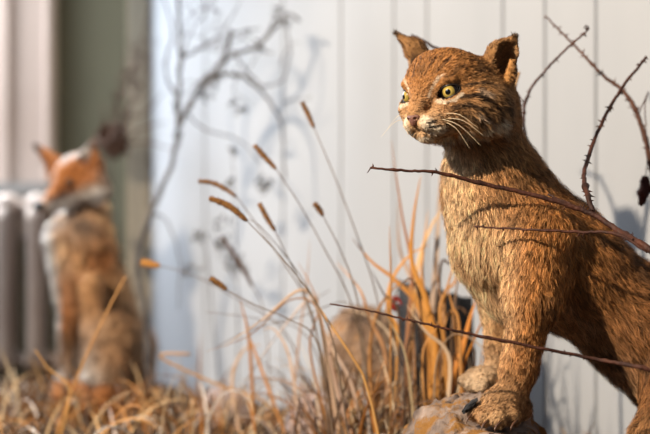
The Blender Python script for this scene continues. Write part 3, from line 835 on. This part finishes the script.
def field(n, xr, yr, hr, wr, seed, label, lean=(.05,.6), droop=(.2,2.2), cols=GC, cond=None):
    rg = random.Random(seed); sp = []
    while len(sp) < n:
        px = rg.uniform(*xr); y = rg.uniform(*yr); x = (px-325)/F*y
        if y > 2.88-1.16*x: continue
        if cond and not cond(px,y): continue
        pts = arc(x,y,rg.uniform(*hr),rg.uniform(*lean),rg.uniform(0,2*PI),rg.uniform(*droop))
        if any(p.y > 2.93-1.16*p.x for p in pts): continue
        c_ = rg.choice(cols); k = rg.uniform(.7,1.15); v, f_ = blade(pts, rg.uniform(*wr), rg)
        sp.append((v, f_, tuple(min(1,q*k) for q in c_)))
    return grass_obj('dry_grass', sp, label, seed)
field(190, (-30,235), (2.45,2.85), (.05,.17), (.003,.007), 3, 'tangled dry grass at the bottom left, in front of the fox and radiator')
field(120, (225,325), (2.25,2.75), (.04,.13), (.002,.006), 4, 'low dry grass at the bottom centre, left of the rocks')
field(270, (318,400), (2.2,2.6), (.06,.23), (.002,.006), 14, 'dense brown dry grass in front of the brown rock')
field(75, (395,480), (2.2,2.36), (.08,.22), (.002,.005), 5, 'thin dry grass in front of the dark shape', lean=(.02,.3), droop=(0,.8))
field(70, (-20,225), (2.35,2.6), (.10,.20), (.002,.005), 23, 'long arching pale straws at the bottom left, nearest the viewer', lean=(.1,.7), droop=(1.6,3.2), cols=[(.50,.28,.11),(.52,.37,.21),(.42,.20,.06),(.45,.41,.38),(.2,.1,.04)])
field(90, (560,760), (2.25,2.4), (.02,.07), (.002,.004), 6, 'short dry grass on the floor beneath the bobcat')

def pxblade(pts, w0, col, rg, n=6, roll=.3):
    v, f_ = blade(spline([P(*p) for p in pts], n), w0, rg, roll=roll); return v, f_, col
# tall dried leaves, one clump
def leaf_clump():
    rg = random.Random(12)
    root = empty('reed_clump', P(425,480,2.32)*1, 'clump of tall dried orange-brown leaves left of the bobcat chest', 'plant')
    root.location.z = 0
    L = [ [(400,455,2.3),(408,330,2.3),(412,270,2.3),(402,215,2.3),(391,140,2.3)], 
          [(420,455,2.28),(436,360,2.28),(426,300,2.28),(412,262,2.28),(414,215,2.28),(421,175,2.28)],
          [(428,455,2.3),(430,370,2.3),(420,310,2.3),(395,280,2.3),(372,262,2.3),(352,238,2.3)],
          [(440,455,2.35),(432,330,2.35),(436,260,2.35),(440,190,2.38),(443,160,2.4)],
          [(410,455,2.33),(412,330,2.33),(418,265,2.33),(432,225,2.34),(446,205,2.35)],
          [(452,455,2.25),(445,350,2.25),(440,310,2.25),(448,285,2.26),(460,240,2.28)],
          [(395,455,2.3),(398,340,2.3),(388,310,2.3),(392,280,2.3),(410,255,2.3),(430,245,2.3)],
          [(470,455,2.22),(462,380,2.22),(474,340,2.22),(490,305,2.24)],
          [(460,455,2.28),(452,360,2.28),(455,300,2.28),(462,262,2.3)],
          [(385,455,2.3),(386,360,2.3),(370,320,2.3),(360,290,2.3),(336,262,2.35)],
          [(448,455,2.3),(444,380,2.3),(428,320,2.3),(422,270,2.3),(428,210,2.32)],
          [(415,455,2.2),(412,400,2.2),(404,350,2.2),(386,316,2.2)],
          [(405,455,2.3),(400,370,2.3),(386,330,2.3),(356,312,2.3),(330,318,2.3)],
          [(435,455,2.35),(425,360,2.35),(415,290,2.36),(400,250,2.4),(398,200,2.45)],
          [(444,455,2.26),(452,380,2.26),(462,350,2.26),(470,318,2.26),(476,300,2.26)],
          [(380,455,2.3),(370,370,2.3),(375,320,2.3),(392,290,2.3),(420,275,2.3)] ]
    ws = [.006,.009,.008,.010,.008,.006,.007,.005,.005,.006,.008,.004,.005,.009,.009,.006]
    cs = [(.33,.16,.08),(.58,.27,.06),(.52,.24,.06),(.42,.33,.27),(.58,.38,.20),(.40,.19,.05),(.55,.27,.07),(.55,.22,.04),(.22,.14,.09),(.45,.25,.13),(.62,.32,.10),(.42,.33,.2),(.5,.4,.3),(.35,.25,.19),(.55,.22,.045),(.5,.26,.1)]
    for pts, w_, c_ in zip(L, ws, cs):
        v, f_, c_ = pxblade(pts, w_, c_, rg, roll=rg.uniform(-.5,.5))
        grass_obj('leaf', [(v,f_,c_)], None, 0, root)
    for q in range(22):
        x = rg.uniform(388,476); y = rg.uniform(225,390); Y = rg.uniform(2.2,2.33); h_ = rg.uniform(25,90); dx = rg.gauss(0,18)
        pts = [(x+rg.uniform(-6,6),455,Y),(x-dx*.2,y+h_*.9,Y),(x+dx*.5,y+h_*.4,Y),(x+dx,y,Y)] if rg.random() < .6 else [(x,455,Y),(x,y+h_,Y),(x+dx*.6,y+4,Y),(x+dx*1.5,y+14,Y),(x+dx*2.2,y+44,Y)]
        v, f_, c_ = pxblade(pts, rg.uniform(.002,.006), rg.choice([(.30,.15,.06),(.16,.09,.05),(.5,.38,.27),(.09,.06,.045),(.45,.22,.07),(.36,.2,.1)]), rg, roll=rg.uniform(-.8,.8))
        grass_obj('leaf', [(v,f_,c_)], None, 0, root)
    # one broad sheath at the heart of the clump
    v, f_, c_ = pxblade([(432,460,2.3),(438,400,2.3),(436,350,2.3),(420,305,2.3),(408,285,2.3)], .020, (.52,.26,.07), rg, roll=.2)
    grass_obj('leaf', [(v,f_,c_)], None, 0, root)
    v, f_, c_ = pxblade([(398,310,2.3),(393,304,2.295),(396,298,2.3),(402,305,2.3)], .012, (.30,.03,.025), rg)
    grass_obj('red_leaf', [(v,f_,c_)], None, 0, root)
leaf_clump()

def leaf_clump2():
    rg = random.Random(15)
    root = empty('sedge_clump', (0,2.3,0), 'spiky bleached dry sedge fanning out in front of the brown rock', 'plant')
    base = (335,440)
    L = [ [(318,310,2.25),(300,290,2.25),(262,320,2.25),(225,345,2.25)],
          [(318,310,2.25),(290,300,2.25),(250,335,2.25),(205,352,2.25)],
          [(255,434,2.4),(250,350,2.4),(246,322,2.4),(240,300,2.4)],
          [(285,434,2.4),(258,360,2.4),(246,330,2.4)],
          [(300,434,2.35),(290,360,2.35),(275,330,2.35),(262,330,2.35)],
          [(330,434,2.3),(310,350,2.3),(318,305,2.3),(298,262,2.3)],
          [(345,434,2.3),(330,360,2.3),(318,310,2.3),(306,300,2.3),(255,365,2.3)],
          [(310,434,2.35),(300,390,2.35),(268,378,2.35),(240,380,2.35)],
          [(350,434,2.25),(335,380,2.25),(330,345,2.25),(345,320,2.25)],
          [(362,434,2.3),(350,380,2.3),(322,330,2.3),(318,290,2.3)],
          [(290,434,2.4),(296,370,2.4),(300,330,2.4),(306,290,2.4),(310,240,2.4)],
          [(240,434,2.5),(232,380,2.5),(244,350,2.5),(262,345,2.5)] ]
    for pts in L:
        # every leaf grows from the earth
        if pts[0][1] < 400: pts = [(340,440,pts[0][2]),(328,370,pts[0][2])]+pts
        v, f_, c_ = pxblade(pts, rg.uniform(.003,.006), rg.choice([(.5,.36,.26),(.45,.22,.08),(.55,.42,.34),(.4,.28,.22)]), rg, roll=rg.uniform(-.6,.6))
        grass_obj('leaf', [(v,f_,c_)], None, 0, root)
    # the sharp bent straw in front
leaf_clump2()
def straw(pts, rads, col, name, label):
    pts = spline([P(*p) for p in pts], 5); n = len(pts)
    V, Fc = tube(pts, [rads[0]+(rads[1]-rads[0])*i/(n-1) for i in range(n)], 7)
    me = mesh(name, V, Fc); set_col(me, np.array([col]*len(V))); o = link(name, me, M['grass']); tag(o, label, 'grass'); return o
straw([(381,447,2.13),(372,405,2.13),(364,378,2.13),(361,371,2.13),(345,346,2.13),(326,318,2.14),(318,306,2.15)], (.0022,.0014), (.52,.29,.10), 'bent_straw', 'tan straw bent at a knee, leaning left in front of the brown rock')
straw([(385,434,2.45),(400,395,2.4),(396,365,2.4),(388,345,2.4)], (.0016,.001), (.55,.50,.45), 'bleached_straw', 'bleached straw lying across the base of the tall dried leaves')
straw([(300,440,2.5),(262,400,2.5),(226,388,2.5),(160,357,2.5),(190,354,2.5)], (.0016,.002), (.48,.26,.08), 'broken_straw', 'orange straw with a broken level tip to the right of the fox')
straw([(60,440,2.35),(70,390,2.35),(50,370,2.35),(35,350,2.35)], (.0018,.0008), (.5,.28,.1), 'leaning_straw', 'thick straw leaning left in front of the radiator')
straw([(55,440,2.4),(80,370,2.4),(108,310,2.4),(126,276,2.4)], (.0018,.0012), (.5,.26,.09), 'slanting_straw', 'straw slanting up to the right across the legs of the fox')

# seed-headed stems
def foxtail(head, stem, Y, hr, mat_, label, sr=.0009):
    root = empty('foxtail_grass', P(stem[-1][0], 217, Y), label, 'grass', 'seed-headed grass stems against the white wall'); root.location.z = 0
    hp = spline([P(x,y,Y) for x,y in head], 8); n = len(hp)
    rads = [hr*(.30+.75*math.sin(PI*min(1,(i/(n-1))*.86+.10))**.6)*(1+.08*((i*7)%3-1)) for i in range(n)]
    V, Fc = tube(hp, rads, 12)
    # bristles
    parts = [(V, Fc)]
    for i in range(1, n-1):
        for k in range(9):
            a = rnd.uniform(0,2*PI); t = (hp[i+1]-hp[i-1]).normalized(); u = t.orthogonal().normalized(); s = t.cross(u)
            d = (u*math.cos(a)+s*math.sin(a)); p = hp[i]+d*rads[i]*.8; q = p+(d*.8-t*.6)*rads[i]*.9
            parts.append(tube([p,q],[.0005,.0002],3,False))
    link('seed_head', mesh('seed_head', *merge(parts)), mat_, root)
    sp = spline([P(x,y,Y) for x,y in stem], 6); m_ = len(sp)
    V, Fc = tube(sp, [sr*(.8+.7*i/(m_-1)) for i in range(m_)], 6)
    link('stem', mesh('stem', V, Fc), M['stemgrey'], root)
    return root
foxtail([(302,102),(308,114),(314,128)], [(314,128),(334,175),(355,230),(375,290),(390,370),(395,455)], 2.3, .0034, M['seed'], 'seed-headed grass stem, the topmost brown head against the white wall')
foxtail([(254,145),(264,156),(276,169)], [(276,169),(300,205),(325,250),(350,300),(365,370),(370,455)], 2.27, .0036, M['seed'], 'seed-headed grass stem with a brown head second from the top, upper middle of the wall')
foxtail([(198,181),(216,184),(237,197)], [(237,197),(262,232),(285,265),(305,300),(325,370),(330,450)], 2.30, .0032, M['seed'], 'seed-headed grass stem with a dark curved head arching left above the thicker tan head')
foxtail([(209,198),(229,206),(247,221)], [(247,221),(272,247),(296,275),(318,306),(335,350),(350,450)], 2.13, .0042, M['seed'], 'seed-headed grass stem with the thickest, sharpest tan head and a dark stem')
foxtail([(259,203),(266,216),(275,231)], [(275,231),(290,262),(304,292),(318,340),(330,450)], 2.24, .0034, M['seed'], 'seed-headed grass stem with a short straight head right of the thick tan head')
foxtail([(314,203),(319,209),(323,216)], [(323,216),(338,245),(352,280),(362,330),(372,450)], 2.24, .0034, M['seed'], 'seed-headed grass stem with the smallest stubby dark head')
foxtail([(210,278),(218,283),(227,290)], [(227,290),(255,305),(290,320),(318,345),(335,450)], 2.2, .0036, M['seed'], 'seed-headed grass stem, low stubby brown head above the rocks')
foxtail([(141,262),(150,264),(160,266)], [(160,266),(190,274),(232,296),(290,340),(320,450)], 2.45, .005, M['seedblur'], 'seed-headed grass stem with an orange head just right of the fox')
foxtail([(221,236),(239,262),(253,287)], [(253,287),(262,305),(268,350),(270,440)], 2.6, .0035, M['seeddark'], 'seed-headed grass stem with a long dark drooping head near the wall')
# thin tangled stalks
for i, (pts, Y, lab) in enumerate([
    ([(395,450),(372,400),(360,330),(345,302),(300,317),(250,330),(216,347)], 2.3, 'thin dark stalk reaching left over the rocks, the lowest of the crossing stalks'),
    ([(340,450),(322,370),(300,330),(255,318),(205,312)], 2.35, 'thin dark stalk lying nearly level at left of the sedge'),
    ([(345,450),(330,370),(318,312),(300,275),(262,228),(246,219)], 2.2, 'thin dark stalk crossing up to the left beside the thick tan seed head'),
    ([(230,450),(240,395),(270,345),(300,310),(330,290)], 2.4, 'thin dark stalk slanting up to the right at bottom centre'),
    ([(500,450),(470,400),(440,330),(465,310),(486,306)], 2.45, 'thin grey stalk lying level left of the far foreleg of the bobcat')]):
    sp = spline([P(x,y,Y) for x,y in pts], 6); V, Fc = tube(sp, [.0011-.0006*k/(len(sp)-1) for k in range(len(sp))], 5)
    o = link('grass_stalk', mesh('grass_stalk', V, Fc), M['stemgrey']); tag(o, lab, 'stalk')

# ------------------------------------------------------------------ brambles
def cane_mesh(pts, r0, r1, thorns, rg, nodes=0, tl=.0052, jag=.0006):
    sp = spline([P(*p) for p in pts], 10); n = len(sp)
    rad = []
    for i in range(n):
        r = r0+(r1-r0)*i/(n-1); r *= 1+.10*noise.noise(Vector((i*.9,r0*999,0)))
        rad.append(r)
        sp[i] = sp[i]+Vector((rg.uniform(-jag,jag),0,rg.uniform(-jag,jag)))
    for k in range(nodes):
        j = rg.randrange(2,n-2); rad[j] *= 1.3; rad[j-1] *= 1.12
    parts = [tube(sp, rad, 9)]
    for k in range(thorns):
        j = rg.randrange(1,n-1); t = (sp[j+1]-sp[j-1]).normalized(); u = t.orthogonal().normalized(); s = t.cross(u)
        a = rg.choice([0,PI,PI/2,-PI/2,.8,3.6])+rg.uniform(-.4,.4)
        # thorns stand out mostly in the plane seen from the side
        side = t.cross(Vector((0,1,0))).normalized()*rg.choice([-1,1]); d = (side+Vector((0,rg.uniform(-.6,.6),0))+t*rg.uniform(-.4,.4)).normalized()
        p = sp[j]+d*rad[j]*.6; L = tl*rg.uniform(.7,1.3)
        THORNS.append(tube([p, p+d*L*.5, p+d*L-t*L*.3], [.0016,.0008,.0001], 6, False))
    return merge(parts)
THORNS = []
rg = random.Random(5)
def cane(name, rootloc, label):
    return empty(name, rootloc, label, 'branch', 'thorny bramble branches' if name != 'twig' else None)
r1 = cane('bramble_branch', (.78,1.86,0), 'thick thorny bramble stem sweeping across the bobcat shoulder, forking at right')
def part(name, pts, r0, r1_, th, parent, m='bramble', nodes=2, tl=.0052):
    THORNS.clear()
    o = link(name, mesh(name, *cane_mesh(pts, r0, r1_, th, rg, nodes, tl)), M[m], parent)
    for T_ in THORNS: link('thorn', mesh('thorn', *T_), M[m], o)
part('main_stem', [(370,168,1.925),(405,170.5,1.93),(440,173,1.935),(480,183,1.945),(540,197,1.945),(590,213,1.935),(620,232,1.91),(652,251,1.86),(720,300,1.87),(800,400,1.88),(840,520,1.88)], .0013, .0056, 22, r1, nodes=7)
part('side_twig', [(474,226.5,1.945),(500,228,1.935),(540,230,1.915),(580,232,1.905),(616,234,1.885),(648,252,1.865)], .0011, .0022, 9, r1, nodes=3)
part('side_twig', [(367,173,1.925),(371,168.5,1.925),(377,169,1.925)], .0004, .0012, 0, r1, nodes=0)
part('side_twig', [(592,213,1.935),(572,205,1.94),(560,200,1.945),(548,194,1.95)], .0025, .0012, 3, r1, nodes=1)
part('thorny_shoot', [(593,212,1.935),(588,196,1.95),(584,176,2.0),(590,152,2.04),(601,125,2.07),(612,104,2.09),(626,82,2.10),(636,70,2.11),(646,57,2.12)], .0034, .0017, 34, r1, nodes=5)
r2 = cane('bramble_branch', (.86,1.82,0), 'slender dark bramble stem slanting down across the bobcat foreleg and belly')
part('main_stem', [(330,304,1.86),(365,310,1.86),(400,318,1.86),(435,326,1.86),(470,334,1.86),(540,348,1.86),(600,360,1.86),(650,370,1.82),(740,400,1.84),(850,520,1.85)], .0008, .0030, 16, r2, nodes=7, tl=.003)
r3 = cane('bramble_branch', (.80,2.05,0), 'thorny bramble stem coming down from the upper right, crossing an upright shoot')
part('main_stem', [(545,15,2.22),(556,27,2.22),(575,46,2.21),(592,64,2.20),(606,78,2.20),(620,88,2.20),(632,103,2.19),(640,122,2.185),(647,145,2.18),(655,180,2.17),(690,300,2.14),(745,420,2.12),(780,500,2.10)], .0010, .0052, 40, r3, 'bramble2', nodes=8)
part('hanging_tendril', [(637,118,2.19),(648,93,2.18),(645,104,2.175),(646,130,2.175),(647,160,2.175),(645,178,2.175)], .0009, .0006, 0, r3, nodes=0)
def dead_leaf(parent):
    V = []; Fc = []; nu, nv = 22, 22
    for j in range(nv):
        t = j/(nv-1); wd = .0085*math.sin(PI*(t*.86+.10))**.7
        for i in range(nu):
            a = 2*PI*i/(nu-1)*.86; k = 1+.55*noise.noise(Vector((math.cos(a)*1.7,math.sin(a)*1.7,j*.22)))+.3*noise.noise(Vector((i*.7,j*.6,4)))
            c = P(645-2.5*t+1.5*math.sin(t*5), 176+30*t, 2.175); V.append(c+Vector((math.cos(a)*wd*k, math.sin(a)*wd*.7*k, .0022*noise.noise(Vector((i*.8,j*.5,1))))))
    for j in range(nv-1):
        for i in range(nu-1): k = j*nu+i; Fc.append((k,k+1,k+nu+1,k+nu))
    link('withered_leaf', mesh('withered_leaf', V, Fc), M['deadleaf'], parent)
dead_leaf(r3)
r4 = cane('bramble_branch', P(600,217,2.22), 'curved dark bramble twig rising from behind the neck of the bobcat'); r4.location.z = 0
part('main_stem', [(720,500,2.26),(650,360,2.25),(570,240,2.24),(536,165,2.22),(526,138,2.2),(524,112,2.19),(530,90,2.18),(545,71,2.17),(560,55,2.16),(574,42,2.15),(584,34,2.15),(589,28,2.15)], .0030, .0011, 22, r4, nodes=5)
part('side_twig', [(589,28,2.15),(586,25.5,2.15),(584,28,2.15)], .0010, .0006, 0, r4, nodes=0)
part('side_twig', [(525,105,2.19),(516,92,2.2),(508,96,2.2)], .0012, .0006, 2, r4, nodes=0)
part('side_twig', [(526,112,2.19),(519,121,2.2),(516,108,2.21)], .0009, .0005, 1, r4, nodes=0)
r5 = cane('twig', P(470,217,2.35), 'short dark twig end showing behind the far ear of the bobcat'); r5.location.z = 0
part('main_stem', [(524,500,2.26),(524,300,2.26),(490,130,2.22),(450,60,2.2),(432,46,2.2),(418,38,2.2),(411,35,2.2)], .0028, .0016, 4, r5, nodes=2)
o = straw([(700,500,2.28),(640,340,2.27),(545,190,2.22),(518,130,2.19),(514,95,2.18),(519,72,2.18)], (.003,.0022), (.42,.25,.11), 'plant_stalk', 'thick tan stalk end showing below the near ear of the bobcat')

# ------------------------------------------------------------------ shrub in front of the white wall
def shrub():
    root = empty('bare_shrub', P(137,217,2.92), 'tall bare grey shrub with wiry branches between the fox and white wall', 'shrub'); root.location.z = 0
    rg = random.Random(77)
    B = [([(150,420,2.92),(147,330,2.92),(141,290,2.92),(137,262,2.92),(150,215,2.92),(168,175,2.92),(177,140,2.92),(178,105,2.92),(180,60,2.92),(177,-15,2.92)], .006, .0035),
         ([(177,128,2.92),(190,105,2.9),(202,84,2.9),(222,62,2.88),(232,30,2.88)], .005, .0035),
         ([(200,88,2.9),(216,76,2.88),(240,76,2.88),(262,92,2.88),(276,112,2.88),(283,135,2.88),(284,180,2.88)], .0045, .0015),
         ([(222,62,2.88),(240,52,2.86),(258,46,2.86),(270,30,2.86),(280,6,2.86)], .004, .002),
         ([(258,46,2.86),(276,26,2.86),(288,14,2.86),(300,22,2.86)], .003, .002),
         ([(232,50,2.88),(246,70,2.87),(262,85,2.86),(282,80,2.86),(290,50,2.86),(284,20,2.86)], .0022, .0012),
         ([(180,60,2.92),(200,48,2.92),(225,35,2.92),(260,28,2.92)], .003, .0012),
         ([(178,100,2.92),(165,70,2.95),(172,30,2.95),(160,-15,2.95)], .003, .0015),
         ([(196,96,2.9),(186,110,2.92),(206,130,2.9),(240,140,2.9),(262,165,2.88)], .0022, .001),
         ([(150,215,2.92),(165,220,2.9),(180,260,2.9),(178,310,2.9)], .002, .001),
         ([(178,70,2.92),(192,30,2.92),(206,12,2.92),(200,-10,2.92)], .002, .001)]
    for pts, a, b in B:
        link('branch', mesh('branch', *cane_mesh(pts, a, b, 0, rg, 4, jag=.002)), M['shrub'], root)
    for i in range(16):   # fine twigs
        x = rg.uniform(175,290); y = rg.uniform(5,110); Y = 2.88
        pts = [(x,y,Y)]
        dx, dy = rg.uniform(-10,16), rg.uniform(-14,16)
        for k in range(4): x += dx+rg.uniform(-8,8); y += dy+rg.uniform(-8,8); pts.append((min(x,310),y,Y))
        link('twig', mesh('twig', *cane_mesh(pts, .0013, .0006, 0, rg, 1, jag=.001)), M['shrub'], root)
    # small withered leaf clusters
    for (x,y,n_,s_) in ((232,105,7,5),(242,112,6,5),(258,44,8,7),(277,12,9,7),(216,82,10,9),(222,66,9,8),(200,92,7,6),(246,30,5,6),(178,108,5,4),(176,135,5,5),(205,95,5,6),(284,22,5,5)):
        parts = []
        for k in range(n_):
            c = P(x+rg.gauss(0,s_*.5), y+rg.gauss(0,s_*.6), 2.88+rg.uniform(-.02,.02)); d = Vector((rg.uniform(-1,1),rg.uniform(-1,1),rg.uniform(-1,1))).normalized(); e_ = d.orthogonal().normalized(); L = rg.uniform(.006,.012)
            parts.append(([c-d*L, c-e_*L*.35+e_.cross(d)*.002, c+d*L, c+e_*L*.35+e_.cross(d)*.002],[(0,1,2,3)]))
        link('leaf_cluster', mesh('leaf_cluster', *merge(parts)), M['shrubleaf'], root)
shrub()
def lowplant():
    # leafy dark weeds close to the wall, right of the fox
    rg = random.Random(31)
    root = empty('withered_weed', P(215,217,2.95), 'slim grey weed with small withered leaves close against the white wall', 'plant'); root.location.z = 0
    st = [[(236,450,2.9),(238,330,2.9),(236,250,2.9),(234,190,2.88),(232,150,2.88)],[(225,450,2.95),(214,330,2.95),(206,250,2.95),(198,235,2.95)],[(236,280,2.9),(226,262,2.9),(218,240,2.9)]]
    for pts in st: link('stem', mesh('stem', *cane_mesh(pts, .0016,.0008,0,rg,1,jag=.001)), M['shrub'], root)
    for (x,y,n_,s_) in ((233,152,7,3),(258,180,6,5),(268,185,5,4),(232,184,7,4),(262,190,5,6),(222,245,13,8),(232,262,12,8),(198,236,9,6),(218,225,8,7),(190,270,6,6),(240,270,6,6)):
        parts = []
        for k in range(n_):
            yy = 2.9 if x < 250 else 2.88
            c = P(x+rg.gauss(0,s_*.6), y+rg.gauss(0,s_*.7), yy+rg.uniform(-.02,.02)); d = Vector((rg.uniform(-1,1),rg.uniform(-1,1),rg.uniform(-1,1))).normalized(); e_ = d.orthogonal().normalized(); L = rg.uniform(.007,.014)
            parts.append(([c-d*L, c-e_*L*.4+e_.cross(d)*.002, c+d*L, c+e_*L*.4+e_.cross(d)*.002],[(0,1,2,3)]))
        link('leaf_cluster', mesh('leaf_cluster', *merge(parts)), M['shrubleaf'], root)
lowplant()
def brown_weed():
    rg = random.Random(41); Y = 3.28
    root = empty('seed_head_weed', P(112,217,Y), 'tall brown dried weed with a round dark head behind the ear of the fox', 'plant'); root.location.z = 0
    for pts in ([(112,470,Y),(112,300,Y),(111,180,Y),(111,140,Y)],[(111,140,Y),(118,105,Y),(130,75,Y),(142,40,Y),(150,5,Y)],[(111,140,Y),(126,110,Y),(142,85,Y),(152,60,Y)],[(111,140,Y),(104,118,Y),(103,105,Y)],[(111,140,Y),(128,120,Y),(146,112,Y),(165,90,Y-.02)],[(111,140,Y),(114,110,Y),(122,80,Y),(126,50,Y)],[(118,150,Y),(140,130,Y),(165,122,Y-.03)],[(115,150,Y),(140,142,Y),(175,150,Y-.06)]):
        link('stem', mesh('stem', *cane_mesh(pts, .0028,.001,0,rg,2,jag=.002)), M['brownweed'], root)
    bm = bmesh.new(); bmesh.ops.create_icosphere(bm, subdivisions=4, radius=.029)
    for v in bm.verts: v.co *= 1+.8*noise.noise(v.co*110)
    bm.transform(Matrix.Translation(P(113,141,Y))); me = bpy.data.meshes.new('seed_head'); bm.to_mesh(me); bm.free()
    link('seed_head', me, M['brownweed'], root)
    parts = []
    for k in range(120):
        t = rg.random(); c = P(112+30*t+rg.gauss(0,7), 140-90*t+rg.gauss(0,8), Y+rg.uniform(-.03,.03)); d = Vector((rg.uniform(-.3,1),rg.uniform(-.5,.5),rg.uniform(0,1.2))).normalized(); e_ = d.orthogonal().normalized(); L = rg.uniform(.008,.02)
        parts.append(([c-d*L, c-e_*L*.12, c+d*L, c+e_*L*.12],[(0,1,2,3)]))
    o = link('bristles', mesh('bristles', *merge(parts)), M['brownweed'], root); o['kind'] = 'stuff'
brown_weed()
